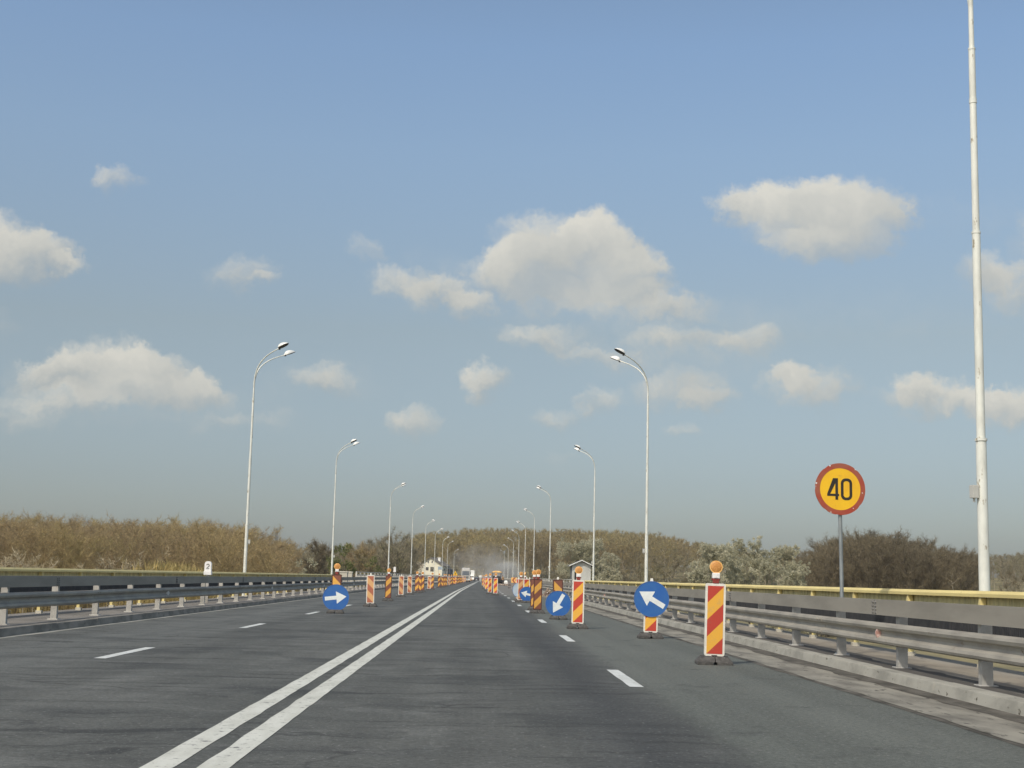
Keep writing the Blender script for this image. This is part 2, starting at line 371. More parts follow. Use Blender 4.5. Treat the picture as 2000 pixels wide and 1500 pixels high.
# ------------------------------------------------------------------ mesh building
class MB:
    """collects shapes for ONE mesh object"""
    def __init__(self):
        self.v, self.f, self.mi, self.sm = [], [], [], []

    def add(self, vs, fs, mi=0, smooth=False):
        o = len(self.v)
        self.v += [tuple(map(float, p)) for p in vs]
        for f in fs:
            self.f.append([i + o for i in f])
            self.mi.append(mi)
            self.sm.append(smooth)
        return self

    def box(self, a, b, mi=0):
        (x0, y0, z0), (x1, y1, z1) = a, b
        vs = [(x0, y0, z0), (x1, y0, z0), (x1, y1, z0), (x0, y1, z0), (x0, y0, z1), (x1, y0, z1), (x1, y1, z1), (x0, y1, z1)]
        return self.add(vs, [(0, 3, 2, 1), (4, 5, 6, 7), (0, 1, 5, 4), (1, 2, 6, 5), (2, 3, 7, 6), (3, 0, 4, 7)], mi)

    def frustum(self, a, b, c, d, z0, z1, mi=0):
        """box with its own rectangle at the bottom (a..b) and the top (c..d)"""
        vs = [(a[0], a[1], z0), (b[0], a[1], z0), (b[0], b[1], z0), (a[0], b[1], z0),
              (c[0], c[1], z1), (d[0], c[1], z1), (d[0], d[1], z1), (c[0], d[1], z1)]
        return self.add(vs, [(0, 3, 2, 1), (4, 5, 6, 7), (0, 1, 5, 4), (1, 2, 6, 5), (2, 3, 7, 6), (3, 0, 4, 7)], mi)

    def tube(self, pts, rad, n=10, mi=0, cap=True):
        pts = [Vector(p) for p in pts]
        if isinstance(rad, (int, float)):
            rad = [rad] * len(pts)
        rings = []
        up = None
        for i, p in enumerate(pts):
            t = (pts[min(i + 1, len(pts) - 1)] - pts[max(i - 1, 0)]).normalized()
            if up is None:
                up = Vector((1, 0, 0)) if abs(t.x) < .9 else Vector((0, 1, 0))
            s = t.cross(up).normalized()
            up = s.cross(t).normalized()
            rings.append([p + rad[i] * (math.cos(2 * math.pi * k / n) * s + math.sin(2 * math.pi * k / n) * up) for k in range(n)])
        vs = [q for r in rings for q in r]
        fs = []
        for i in range(len(rings) - 1):
            for k in range(n):
                fs.append((i * n + k, i * n + (k + 1) % n, (i + 1) * n + (k + 1) % n, (i + 1) * n + k))
        self.add(vs, fs, mi, True)
        if cap:
            self.add(rings[0], [tuple(range(n))[::-1]], mi)
            self.add(rings[-1], [tuple(range(n))], mi)
        return self

    def disc(self, c, r, y0, y1, n=40, mi=0, r2=None):
        """plate in the x-z plane from y0 (front) to y1 (back)"""
        a = [(c[0] + r * math.cos(2 * math.pi * k / n), y0, c[1] + r * math.sin(2 * math.pi * k / n)) for k in range(n)]
        rr = r if r2 is None else r2
        b = [(c[0] + rr * math.cos(2 * math.pi * k / n), y1, c[1] + rr * math.sin(2 * math.pi * k / n)) for k in range(n)]
        self.add(a, [tuple(range(n))], mi)
        self.add(b, [tuple(range(n))[::-1]], mi)
        self.add(a + b, [(k, n + k, n + (k + 1) % n, (k + 1) % n) for k in range(n)], mi, True)
        return self

    def ring(self, c, r0, r1, y0, y1, n=48, mi=0):
        vs, fs = [], []
        for r, y in ((r0, y0), (r1, y0), (r1, y1), (r0, y1)):
            vs += [(c[0] + r * math.cos(2 * math.pi * k / n), y, c[1] + r * math.sin(2 * math.pi * k / n)) for k in range(n)]
        for a, b in ((0, 1), (1, 2), (2, 3), (3, 0)):
            fs += [(a * n + k, a * n + (k + 1) % n, b * n + (k + 1) % n, b * n + k) for k in range(n)]
        return self.add(vs, fs, mi)

    def poly(self, pts, y0, y1, mi=0):
        """outline in the x-z plane given a thickness from y0 to y1"""
        n = len(pts)
        a = [(p[0], y0, p[1]) for p in pts]
        b = [(p[0], y1, p[1]) for p in pts]
        self.add(a, [tuple(range(n))], mi)
        self.add(b, [tuple(range(n))[::-1]], mi)
        return self.add(a + b, [(k, n + k, n + (k + 1) % n, (k + 1) % n) for k in range(n)], mi)

    def sweep(self, prof, Ys, off=None, mi=0, closed=True, smooth=False):
        """profile (x, z) carried along the road"""
        n = len(prof)
        vs, fs = [], []
        for i, Y in enumerate(Ys):
            dx, dz = off[i] if off is not None else (0, 0)
            for (x, z) in prof:
                vs.append((x + cx(Y) + dx, Y, z + rz(Y) + dz))
        for i in range(len(Ys) - 1):
            for k in range(n if closed else n - 1):
                fs.append((i * n + k, i * n + (k + 1) % n, (i + 1) * n + (k + 1) % n, (i + 1) * n + k))
        if closed:
            fs.append(tuple(range(n))[::-1])
            fs.append(tuple(range((len(Ys) - 1) * n, len(Ys) * n)))
        return self.add(vs, fs, mi, smooth)

    def mesh(self, name, mats, bevel=0.0):
        me = bpy.data.meshes.new(name)
        me.from_pydata(self.v, [], self.f)
        for m in mats:
            me.materials.append(m)
        me.polygons.foreach_set("material_index", self.mi)
        me.polygons.foreach_set("use_smooth", self.sm)
        bm = bmesh.new()
        bm.from_mesh(me)
        bmesh.ops.recalc_face_normals(bm, faces=bm.faces)
        if bevel > 0:
            es = [e for e in bm.edges if len(e.link_faces) == 2 and e.calc_face_angle(0) > .6]
            bmesh.ops.bevel(bm, geom=es, offset=bevel, segments=2, affect="EDGES", profile=.6)
        bm.to_mesh(me)
        bm.free()
        return me


def link(name, me, parent=None, loc=None, rot=None):
    o = bpy.data.objects.new(name, me)
    COL.objects.link(o)
    if parent is not None:
        o.parent = parent
    if loc is not None:
        o.location = loc
    if rot is not None:
        o.rotation_euler = rot
    return o


def obj(name, mb, mats, parent=None, bevel=0.0, loc=None, rot=None):
    if not isinstance(mats, (list, tuple)):
        mats = [mats]
    return link(name, mb.mesh(name, mats, bevel), parent, loc, rot)


def tag(o, label=None, cat=None, group=None, kind=None):
    if label: o["label"] = label
    if cat: o["category"] = cat
    if group: o["group"] = group
    if kind: o["kind"] = kind
    return o


def thing(name, label, cat, loc=(0, 0, 0), rotz=0.0, group=None):
    o = bpy.data.objects.new(name, None)
    o.empty_display_size = .2
    COL.objects.link(o)
    o.location = loc
    o.rotation_euler = (0, 0, rotz)
    return tag(o, label, cat, group)


def dup(root, loc, rotz, label=None, group=None):
    r = root.copy(); COL.objects.link(r)
    r.location = loc; r.rotation_euler = (0, 0, rotz)
    if label: r["label"] = label
    if group: r["group"] = group
    for ch in list(root.children):
        c = ch.copy(); COL.objects.link(c); c.parent = r
        for gch in list(ch.children):
            d = gch.copy(); COL.objects.link(d); d.parent = c
    return r


def structure(o):
    o["kind"] = "structure"
    return o


def tri_mesh(name, tris, mats, mi=None):
    """tris: array (n, 3, 3)"""
    n = len(tris)
    me = bpy.data.meshes.new(name)
    me.vertices.add(n * 3)
    me.vertices.foreach_set("co", np.ascontiguousarray(tris, dtype=np.float32).ravel())
    me.loops.add(n * 3)
    me.loops.foreach_set("vertex_index", np.arange(n * 3, dtype=np.int32))
    me.polygons.add(n)
    me.polygons.foreach_set("loop_start", np.arange(0, n * 3, 3, dtype=np.int32))
    me.polygons.foreach_set("loop_total", np.full(n, 3, dtype=np.int32))
    for m in mats:
        me.materials.append(m)
    if mi is not None:
        me.polygons.foreach_set("material_index", np.asarray(mi, dtype=np.int32))
    me.update(calc_edges=True)
    me.validate()
    return me


# ------------------------------------------------------------------ road, kerbs, walkways
Y0, Y1 = -25.0, 640.0
YS = [Y0, 0, 20, 40, 60, 80, 100, 125, 140] + list(range(160, 641, 40))


def strip(name, x0, x1, z, mat, ya=Y0, yb=Y1, step=None):
    Ys = [y for y in YS if ya < y < yb]
    Ys = [ya] + Ys + [yb]
    mb = MB()
    vs, fs = [], []
    for Y in Ys:
        vs += [(x0 + cx(Y), Y, z + rz(Y)), (x1 + cx(Y), Y, z + rz(Y))]
    for i in range(len(Ys) - 1):
        fs.append((2 * i, 2 * i + 1, 2 * i + 3, 2 * i + 2))
    mb.add(vs, fs)
    return structure(obj(name, mb, mat))


strip("road", -8.62, 5.58, 0.0, MAT["asphalt"])
deck = MB()
deck.sweep([(-11.35, -.9), (7.75, -.9), (7.75, -.02), (-11.35, -.02)], YS)
structure(obj("bridge_deck", deck, MAT["concrete"]))


def ragged(name, x0, x1, z, mat, ya, yb, step, amp0, amp1, seed):
    """a strip lying on the road with uneven edges"""
    mb = MB(); vs, fs = [], []
    n = int((yb - ya) / step) + 1
    for i in range(n):
        Y = ya + i * step
        e0 = amp0 * (mnoise.noise((Y * .45, seed, 0)) + .5 * mnoise.noise((Y * 1.7, seed, 3)))
        e1 = amp1 * (mnoise.noise((Y * .45, seed + 9, 0)) + .5 * mnoise.noise((Y * 1.7, seed + 9, 3)))
        vs += [(x0 + e0 + cx(Y), Y, z + rz(Y)), (x1 + e1 + cx(Y), Y, z + rz(Y))]
    for i in range(n - 1):
        fs.append((2 * i, 2 * i + 1, 2 * i + 3, 2 * i + 2))
    mb.add(vs, fs)
    return structure(obj(name, mb, mat))


# gutter along the right kerb: tar joint, gritty concrete, grime under the kerb
ragged("gutter_joint", 4.47, 4.72, .004, MAT["grime"], 2, 130, .25, .05, .05, 1)
ragged("gutter", 4.56, 5.56, .008, MAT["gutter"], 2, 130, .25, .06, 0, 2)
ragged("gutter_grime", 5.22, 5.555, .012, MAT["grime"], 2, 130, .2, .16, 0, 3)
ragged("gutter_left", -8.62, -8.42, .004, MAT["kerb"], 2, 130, .25, 0, .05, 4)

kerbR = MB()
for i in range(50):            # long kerb stones, each a little out of line
    y = 2 + 3 * i
    j = random.uniform(-.008, .008)
    kerbR.frustum((5.53 + j, y), (5.80, y + 2.992), (5.57 + j, y), (5.80, y + 2.992), 0, .145 + random.uniform(-.006, .006))
o = structure(obj("kerb", kerbR, MAT["kerb"], bevel=.012))
kerbR2 = MB().sweep([(5.53, 0), (5.80, 0), (5.80, .145), (5.57, .145)], [152, 240, 330, 420, 520, 640])
structure(obj("kerb_far", kerbR2, MAT["kerb"]))
kerbL = MB()
for i in range(50):
    y = 8 + 3 * i
    j = random.uniform(-.008, .008)
    kerbL.frustum((-8.92, y), (-8.60 + j, y + 2.992), (-8.92, y), (-8.63 + j, y + 2.992), 0, .15 + random.uniform(-.006, .006))
structure(obj("kerb_left", kerbL, MAT["kerb_dark"], bevel=.012))
structure(obj("kerb_left_far", MB().sweep([(-8.92, 0), (-8.60, 0), (-8.63, .15), (-8.92, .15)], [158, 240, 330, 420, 520, 640]), MAT["kerb_dark"]))

strip("walkway", 5.80, 7.75, .125, MAT["walk"], 0, 640)
ragged("walkway_dirt_shade", 5.80, 6.30, .129, MAT["walk_dirt_shade"], 2, 120, .2, 0, .16, 5)  # dirt along the posts, with the guardrail's shade also in its dark colour
strip("walkway_left", -11.35, -8.92, .125, MAT["walk_grey"], 4, 640)

# painted lines
def line(name, x0, x1, ya, yb, mat, z=.004, wob=.012, seed=0, step=.35):
    mb = MB(); vs, fs = [], []
    n = max(2, int((yb - ya) / step) + 1)
    for i in range(n):
        Y = ya + (yb - ya) * i / (n - 1)
        a = wob * (mnoise.noise((Y * 1.3, seed, 1)) + mnoise.noise((Y * 4.1, seed, 2)) * .8)
        b = wob * (mnoise.noise((Y * 1.3, seed, 5)) + mnoise.noise((Y * 4.1, seed, 7)) * .8)
        vs += [(x0 + a + cx(Y), Y, z + rz(Y)), (x1 + b + cx(Y), Y, z + rz(Y))]
    fs = [(2 * i, 2 * i + 1, 2 * i + 3, 2 * i + 2) for i in range(n - 1)]
    mb.add(vs, fs)
    return mb


dl = line("d", -2.16, -1.955, 2, 138, None, seed=1)
dl2 = line("d", -1.80, -1.60, 2, 138, None, seed=2)
dl3 = line("d", -2.16, -1.97, 138, 600, None, seed=3, step=8)
dl4 = line("d", -1.80, -1.62, 138, 600, None, seed=4, step=8)
for q in (dl2, dl3, dl4):
    dl.add(q.v, q.f)
structure(obj("centre_line", dl, MAT["paint"]))
dr = MB()
for k in range(14):
    q = line("d", 1.86, 2.03, 17.05 + 12 * k, 20.2 + 12 * k, None, seed=20 + k)
    dr.add(q.v, q.f)
structure(obj("lane_line_right", dr, MAT["paint_old"]))
dlf = MB()
for k in range(30):
    q = line("d", -5.47, -5.30, 8.2 + 12 * k, 11.3 + 12 * k, None, seed=60 + k)
    dlf.add(q.v, q.f)
structure(obj("lane_line_left", dlf, MAT["paint_old"]))

# ------------------------------------------------------------------ guardrails
def guardrail(label, X, s, ya, first_post, lap, refl, yb=520.0):
    """s = +1: road on the left of it (right side of the road); s = -1: mirrored"""
    g = thing("guardrail", label, "guardrail", (0, 0, 0), group=None)
    prof = [(.43, .012), (.452, .075), (.485, .088), (.525, .075), (.555, .022), (.59, .012), (.625, .022), (.655, .075), (.695, .088), (.728, .075), (.75, .012)]
    outer = [(X - s * (d + .015), z) for z, d in prof]
    inner = [(X - s * d, z) for z, d in prof[::-1]]
    Ys = list(np.arange(ya, 150, 1.11)) + list(range(150, int(yb), 10))
    off = [(.018 * mnoise.noise((Y * .21, X, 0)) + .006 * mnoise.noise((Y * .9, X, 2)), .014 * mnoise.noise((Y * .17, X, 5))) for Y in Ys]
    def jit(Y):
        return (.018 * mnoise.noise((Y * .21, X, 0)) + .006 * mnoise.noise((Y * .9, X, 2)), .014 * mnoise.noise((Y * .17, X, 5)))
    mb = MB().sweep(outer + inner, Ys, off)
    obj("beam", mb, MAT["galv"], g)
    # lap joints of the beam: a second skin 6 mm proud, half a metre long
    y = lap
    while y < 150:
        mb = MB()
        yy = [y, y + .18, y + .36]
        o2 = [jit(v) for v in yy]
        mb.sweep([(x - s * .007, z) for x, z in outer] + [(x + s * .005, z) for x, z in inner], yy, o2)
        for z in (.485, .695):
            for dy in (.09, .27):
                mb.tube([(X - s * .10 + jit(y)[0] + cx(y), y + dy, z + rz(y)), (X - s * .125 + jit(y)[0] + cx(y), y + dy, z + rz(y))], .018, 8)
        obj("lap_joint", mb, MAT["galv"], g)
        y += 10.0
    # upper flat beam
    mb = MB(); Ys2 = list(np.arange(ya, 150, 3.33)) + list(range(150, int(yb), 10))
    off2 = [(.01 * mnoise.noise((Y * .3, X + 4, 0)), .010 * mnoise.noise((Y * .2, X + 4, 5))) for Y in Ys2]
    x0, x1 = sorted((X - s * .055, X + s * .03))
    mb.sweep([(x0, .858), (x1, .858), (x1, 1.086), (x0, 1.086)], Ys2, off2)
    obj("upper_beam", mb, MAT["galv_flat"], g)
    y = lap - 7.3
    while y < 110:
        if y > ya:
            mb = MB()
            xx = X - s * .056
            for dy in (-.07, .07):
                for z in (.89, .94, .99, 1.045):
                    mb.tube([(xx + .01 * s, y + dy, z), (xx - s * .022, y + dy, z)], .016, 8)
            # joint gap shown as a thin cover strip
            a, b = sorted((xx - s * .002, xx + s * .004))
            mb.box((a, y - .012, .862), (b, y + .012, 1.082))
            obj("bolted_joint", mb, MAT["grey_trim"], g)
        y += 12.1
    # posts: C section, open to the viewer's side, foot plate
    pm = MB()
    a, b = sorted((s * .012, s * .150))
    t = .008
    pm.frustum((a - .0, -.055), (b, -.045), (a, -.05), (b, -.042), .115, 1.055)     # web facing the traffic
    f0, f1 = sorted((s * .012, s * .022))
    pm.box((f0, -.044, .115), (f1, .055, 1.055))
    f0, f1 = sorted((s * .140, s * .150))
    pm.box((f0, -.044, .115), (f1, .055, 1.055))
    pm.frustum((a - .05, -.11), (b + .05, .11), (a - .04, -.10), (b + .04, .10), .115, .145)
    pme = pm.mesh("post", [MAT["galv_post"]])
    far = MB()
    k = 0
    y = first_post
    while y < yb - 4:
        if k < 62:
            p = link("post", pme, g, (X + cx(y), y, rz(y) + random.uniform(-.006, .006)), (random.uniform(-.01, .01), random.uniform(-.012, .012), random.uniform(-.03, .03)))
        else:
            far.box((X + a + cx(y), y - .05, rz(y) + .11), (X + b + cx(y), y + .05, rz(y) + 1.06))
        y += 3.33
        k += 1
    if far.v:
        tag(obj("far_posts", far, MAT["galv_post"], g), kind="stuff")
    # reflectors sit in the hollow of the beam
    for i, y in enumerate(refl):
        mb = MB()
        xx = X - s * .03 + jit(y)[0] + cx(y)
        n = 14
        base = [(xx, y, .59 + rz(y))]
        ring_ = [(xx - s * (.085 * math.sin(math.pi * q / n)), y - .012, .59 + rz(y) + .085 * math.cos(math.pi * q / n)) for q in range(n + 1)]
        back = [(p[0], p[1] + .03, p[2]) for p in ring_]
        m_ = n + 1
        mb.add(ring_ + back, [tuple(range(m_)), tuple(range(m_, 2 * m_))[::-1]] + [(q, q + 1, m_ + q + 1, m_ + q) for q in range(n)])
        obj("reflector", mb, MAT["reflector_red"] if (s > 0) else MAT["reflector_white"], g)
    return g


guardrail("long galvanised guardrail with flat upper beam beside the lane with the 40 sign", 6.02, 1, 3.0, 3.44, 4.05, (20.7, 44, 66, 90))
guardrail("long galvanised guardrail in front of the railing with the white number 2 stone", -9.36, -1, 8.0, 11.45, 14.2, (42, 63, 84, 104))

# ------------------------------------------------------------------ yellow parapet railings
def yellow_railing(label, X, s, ya, yb, y_first, spacing):
    g = thing("bridge_railing", label, "railing")
    lo, hi = sorted((X - s * .05, X + s * .07))
    Ys = list(np.arange(ya, yb, 3.45)) + [yb]
    off = [(0, .006 * mnoise.noise((Y * .3, X, 1))) for Y in Ys]
    obj("top_rail", MB().sweep([(lo, 1.158), (hi, 1.158), (hi, 1.205), (hi - .042, 1.248), (lo + .042, 1.248), (lo, 1.205)], Ys, off), MAT["yellow"], g)
    # ribbed sheet under the rail
    mb = MB()
    y = ya; vs = []; fs = []
    xr = X + s * .055
    n = int((yb - ya) / .06)
    for i in range(n):
        yy = ya + i * .06
        d = (0, .018, .018, 0)[i % 4] * s
        vs += [(xr + d, yy, .94), (xr + d, yy, 1.156)]
    fs = [(2 * i, 2 * i + 1, 2 * i + 3, 2 * i + 2) for i in range(n - 1)]
    mb.add(vs, fs)
    obj("ribbed_sheet", mb, MAT["yellow_rib"], g)
    # dark bars closing the lower part, in front of the posts
    mb = MB()
    yy = ya
    while yy < yb:
        xa, xb = sorted((X - s * .065, X - s * .045))
        mb.box((xa, yy, .33), (xb, yy + .045, .93))
        yy += .07 if yy < 60 else .12
    xa, xb = sorted((X - s * .044, X - s * .03))
    mb.sweep([(xa, .33), (xb, .33), (xb, .93), (xa, .93)], Ys)
    obj("dark_bars", mb, MAT["dark_bars"], g)
    pm = MB()
    a, b = sorted((-s * .03, s * .05))
    pm.frustum((a - .03 * (s > 0), -.055), (b + .03 * (s < 0), .055), (a, -.032), (b, .032), .94, 1.156)
    a2, b2 = sorted((-s * .028, s * .05))
    pm.box((a2, -.03, .12), (b2, .03, .94))
    a3, b3 = sorted((-s * .075, s * .07))
    pm.box((a3, -.065, .12), (b3, .065, .195), 1)
    me = pm.mesh("post", [MAT["yellow"], MAT["concrete_block"]])
    y = y_first
    while y < yb:
        link("post", me, g, (X, y, random.uniform(-.003, .003)))
        y += spacing
    return g


yellow_railing("low yellow railing with posts beside the nearest lamp post and 40 sign", 7.36, 1, 2.0, 101.0, 3.05, 3.45)
yellow_railing("low yellow railing running in front of the olive brown woods", -11.0, -1, 9.0, 112.0, 11.2, 3.45)


def pale_railing(label, X, s, ya, yb, ztop, bars):
    g = thing("bridge_railing", label, "railing")
    Ys = list(np.arange(ya, yb, 20.0)) + [yb]
    mb = MB()
    mb.sweep([(X - .05, ztop - .07), (X + .05, ztop - .07), (X + .05, ztop), (X - .05, ztop)], Ys)
    obj("top_rail", mb, MAT["rail_white"], g)
    mb = MB()
    if bars == "upright":
        mb.sweep([(X - .03, .30), (X + .03, .30), (X + .03, .36), (X - .03, .36)], Ys)
        mb.sweep([(X - .03, ztop - .30), (X + .03, ztop - .30), (X + .03, ztop - .25), (X - .03, ztop - .25)], Ys)
        y = ya
        while y < yb:
            c = cx(y) + X; z = rz(y)
            mb.box((c - .025, y, z + .361), (c + .025, y + .05, z + ztop - .301))
            y += .34 if y < 220 else .6
        obj("balusters", mb, MAT["rail_white"], g)
    else:
        for z in (.35, .62, .90):
            mb.sweep([(X - .03, z), (X + .03, z), (X + .03, z + .08), (X - .03, z + .08)], Ys)
        obj("bars", mb, MAT["rail_white"], g)
    pm = MB().box((-.07, -.07, .12), (.07, .07, ztop - .072))
    me = pm.mesh("post", [MAT["rail_white"]])
    y = ya
    while y < yb:
        link("post", me, g, (X + cx(y) + .001, y, rz(y)))
        y += 4.2
    return g


pale_railing("pale baluster railing of the far bridge span beyond the cream concrete blocks", -10.9, -1, 124.0, 520.0, 1.55, "upright")
pale_railing("pale bar railing of the far bridge span beyond the grey hut", 7.3, 1, 108.0, 520.0, 1.32, "flat")
for (px, y, w, lab) in ((-11.0, 113.6, .62, "cream concrete block where the yellow railing ends, the wider of two"),
                        (-11.0, 119.5, .34, "narrow cream concrete block just before the pale baluster railing")):
    mb = MB().frustum((px - w / 2, y - .3), (px + w / 2, y + .3), (px - w / 2, y - .3), (px + w / 2, y + .3), .125, 1.42)
    mb.frustum((px - w / 2 - .05, y - .35), (px + w / 2 + .05, y + .35), (px - w / 2 - .02, y - .32), (px + w / 2 + .02, y + .32), 1.421, 1.52)
    tag(obj("concrete_block", mb, MAT["concrete_block"], bevel=.02), lab, "block")

# ------------------------------------------------------------------ street lamps
def lamp_head_mesh():
    """egg-shaped shell, arm end at the origin, reaching along +x"""
    nu, nv = 20, 9
    vs, fs = [], []
    for i in range(nu + 1):
        t = i / nu
        x = .62 * t
        w = .155 * (math.sin(math.pi * t ** .62) ** .75 if 0 < t < 1 else 0) + .035 * (1 - t)
        h = .165 * (math.sin(math.pi * t ** .75) ** .8 if 0 < t < 1 else 0) + .03 * (1 - t)
        for k in range(nv + 1):
            a = math.pi * k / nv
            vs.append((x, w * math.cos(a), h * math.sin(a)))
    for i in range(nu):
        for k in range(nv):
            a = i * (nv + 1) + k
            fs.append((a, a + 1, a + nv + 2, a + nv + 1))
    mb = MB().add(vs, fs, 0, True)
    mb.tube([(-.06, 0, .005), (.06, 0, .005)], .034, 10)
    shell = mb.mesh("lamp_head", [MAT["lamp_shell"]])
    vs, fs = [], []
    n = 32
    for rr, dz in ((1.0, 0.0), (.96, -.02), (.7, -.035), (0.02, -.045)):
        for k in range(n):
            a = 2 * math.pi * k / n
            x = .33 + .29 * math.cos(a) * rr
            w = (.155 if math.cos(a) > -.3 else .155 - .06 * (-.3 - math.cos(a)))
            vs.append((x, w * math.sin(a) * rr, dz))
    for q in range(3):
        fs += [(q * n + k, q * n + (k + 1) % n, (q + 1) * n + (k + 1) % n, (q + 1) * n + k) for k in range(n)]
    fs.append(tuple(range(3 * n, 4 * n)))
    mb = MB().add(vs, fs, 0, True)
    mb.box((-.01, -.045, -.07), (.055, .045, -.001))
    lens = mb.mesh("lens", [MAT["lamp_lens"]])
    return shell, lens


LAMP_SHELL, LAMP_LENS = lamp_head_mesh()


def make_lamp(label, loc, lean=(0, 0), box_side=1, group="twin arm street lamps along the bridge"):
    """arms reach along +x"""
    t = thing("street_lamp", label, "street lamp", loc, 0, group)
    mb = MB()
    zs = [(-1.2, .086), (3.55, .080), (3.551, .094), (3.59, .094), (3.595, .068), (6.85, .064), (6.851, .070), (6.885, .070), (6.89, .056),
          (9.0, .053), (9.001, .06), (9.08, .06), (9.081, .053), (9.9, .052), (9.901, .058), (9.93, .058), (9.935, .042), (10.75, .039)]
    for (za, ra), (zb, rb) in zip(zs, zs[1:]):
        if zb - za > .01:
            mb.tube([(0, 0, za), (0, 0, zb)], [ra, rb], 24)
    obj("pole", mb, MAT["pole"], t)
    if True:
        mb = MB().box((-.05, -.19, 2.66), (.06, -.09, 2.86)); mb.tube([(.0, -.14, 2.66), (0, -.14, 2.60)], .02, 8)
        mb.box((-.02, -.10, 2.72), (.02, -.05, 2.80))
        o = obj("control_box", mb, MAT["concrete"], t, .006)
        o.rotation_euler = (0, 0, R(100))
    for sy in (-1, 1):
        P0, P1, P2, P3 = Vector((0, 0, 10.6)), Vector((.03, sy * .10, 11.55)), Vector((.45, sy * .55, 11.95)), Vector((1.28, sy * 1.02, 12.28))
        pts = []
        for i in range(19):
            u = i / 18
            pts.append((1 - u) ** 3 * P0 + 3 * u * (1 - u) ** 2 * P1 + 3 * u * u * (1 - u) * P2 + u ** 3 * P3)
        mb = MB().tube(pts, [.038 - .012 * i / 18 for i in range(19)], 10)
        obj("arm", mb, MAT["pole"], t)
        d = (pts[-1] - pts[-2]).normalized()
        h = link("lamp_head", LAMP_SHELL, t, P3 + d * .04)
        yaw = math.atan2(d.y, d.x)
        pitch = -math.asin(d.z) - R(3)
        h.rotation_euler = (0, pitch, yaw)
        link("lens", LAMP_LENS, h)
    t.rotation_euler = (R(lean[0]), R(lean[1]), 0)
    return t


# X, Y, label (right-hand row arms reach to the left: the whole lamp is turned round)
right_lamps = [(7.73, 21.2, "white lamp post beside the 40 sign, its lamp heads above the top of the photo"),
               (8.15, 68.0, "tall white twin arm lamp post behind the up-left blue arrow sign"),
               (9.62, 117.6, "white twin arm lamp post rising beside the grey hut"),
               (8.55, 170.0, "white twin arm lamp post, next one beyond the grey hut"),
               (8.75, 225.5, "white twin arm lamp post, second one beyond the grey hut"),
               (8.95, 276, "white twin arm lamp post, third one beyond the grey hut"),
               (9.15, 328, "white twin arm lamp post, fourth one beyond the grey hut"),
               (9.4, 390, "white twin arm lamp post, fifth one beyond the grey hut"),
               (9.6, 470, "white twin arm lamp post, last but one at the smoke beyond the grey hut"),
               (9.9, 560, "white twin arm lamp post, last one at the smoke beyond the grey hut")]
left_lamps = [(-11.55, 69.0, "tall white twin arm lamp post just past the white number 2 stone"),
              (-12.4, 117.6, "white twin arm lamp post behind the right-pointing blue arrow sign"),
              (-11.15, 171, "white twin arm lamp post, first one on the pale baluster railing"),
              (-11.0, 225, "white twin arm lamp post, second one on the pale baluster railing"),
              (-10.95, 279, "white twin arm lamp post in front of the cream house, the nearer of two"),
              (-10.6, 328, "white twin arm lamp post in front of the cream house, the farther of two"),
              (-10.55, 394, "white twin arm lamp post just past the cream house, first of three"),
              (-10.2, 440, "white twin arm lamp post just past the cream house, second of three"),
              (-10.4, 565, "white twin arm lamp post just past the cream house, third of three")]
proto_r = None
for i, (x, y, lab) in enumerate(right_lamps):
    if proto_r is None:
        proto_r = make_lamp(lab, (x, y, 0), box_side=-1)
        proto_r.rotation_euler = (0, 0, R(180))
    else:
        o = dup(proto_r, (x, y, rz(y)), R(180 + random.uniform(-3, 3)), lab)
        if i == 1:
            for c in o.children:
                if c.name.startswith("control_box"): pass
proto_l = None
for i, (x, y, lab) in enumerate(left_lamps):
    if proto_l is None:
        proto_l = make_lamp(lab, (x, y, 0), box_side=1)
    else:
        dup(proto_l, (x, y, rz(y)), R(random.uniform(-3, 3)), lab)
# the poles stand on brackets outside the deck
for lamp in [o for o in bpy.data.objects if o.name.startswith("street_lamp")]:
    pass

# ------------------------------------------------------------------ barrier panels and arrow signs
def rounded_rect(x0, x1, z0, z1, r, n=5):
    pts = []
    for cx_, cz_, a0 in ((x1 - r, z1 - r, 0), (x0 + r, z1 - r, 90), (x0 + r, z0 + r, 180), (x1 - r, z0 + r, 270)):
        for k in range(n + 1):
            a = R(a0 + 90 * k / n)
            pts.append((cx_ + r * math.cos(a), cz_ + r * math.sin(a)))
    return pts


CACHE = {}
def cached(key, fn):
    if key not in CACHE:
        CACHE[key] = fn()
    return CACHE[key]


def base_mesh():
    mb = MB()
    for sx in (-1, 1):
        a, b = sorted((sx * .028, sx * .28))
        mb.frustum((a, -.19), (b, .19), (a, -.19), (b, .19), 0, .045)
        a2, b2 = sorted((sx * .006, sx * .28)); c2, d2 = sorted((sx * .006, sx * .215))
        mb.frustum((a2, -.19), (b2, .19), (c2, -.11), (d2, .11), .0451, .125)
    for sx in (-.19, .19):
        mb.box((sx - .03, -.05, .1251), (sx + .03, .05, .14))
    mb.box((-.045, -.04, .1252), (.045, .04, .15))
    return mb.mesh("base", [MAT["rubber"]], .008)


def frame_mesh(style):
    mb = MB()
    w = .159
    mb.poly(rounded_rect(-w, w, .132, 1.266, .035), -.028, .028)
    mb.box((-.045, -.026, .10), (.045, .026, .1315))
    m = MAT["frame_white"] if style != "brown" else MAT["frame_brown"]
    return mb.mesh("frame", [m], .006)


def panel_mesh(style, diag):
    mb = MB()
    mb.poly([(-.126, .167), (.126, .167), (.126, 1.227), (-.126, 1.227)], -.031, .031)
    return mb.mesh("striped_panel", [MAT["str_%s_%s" % (style, diag)]])


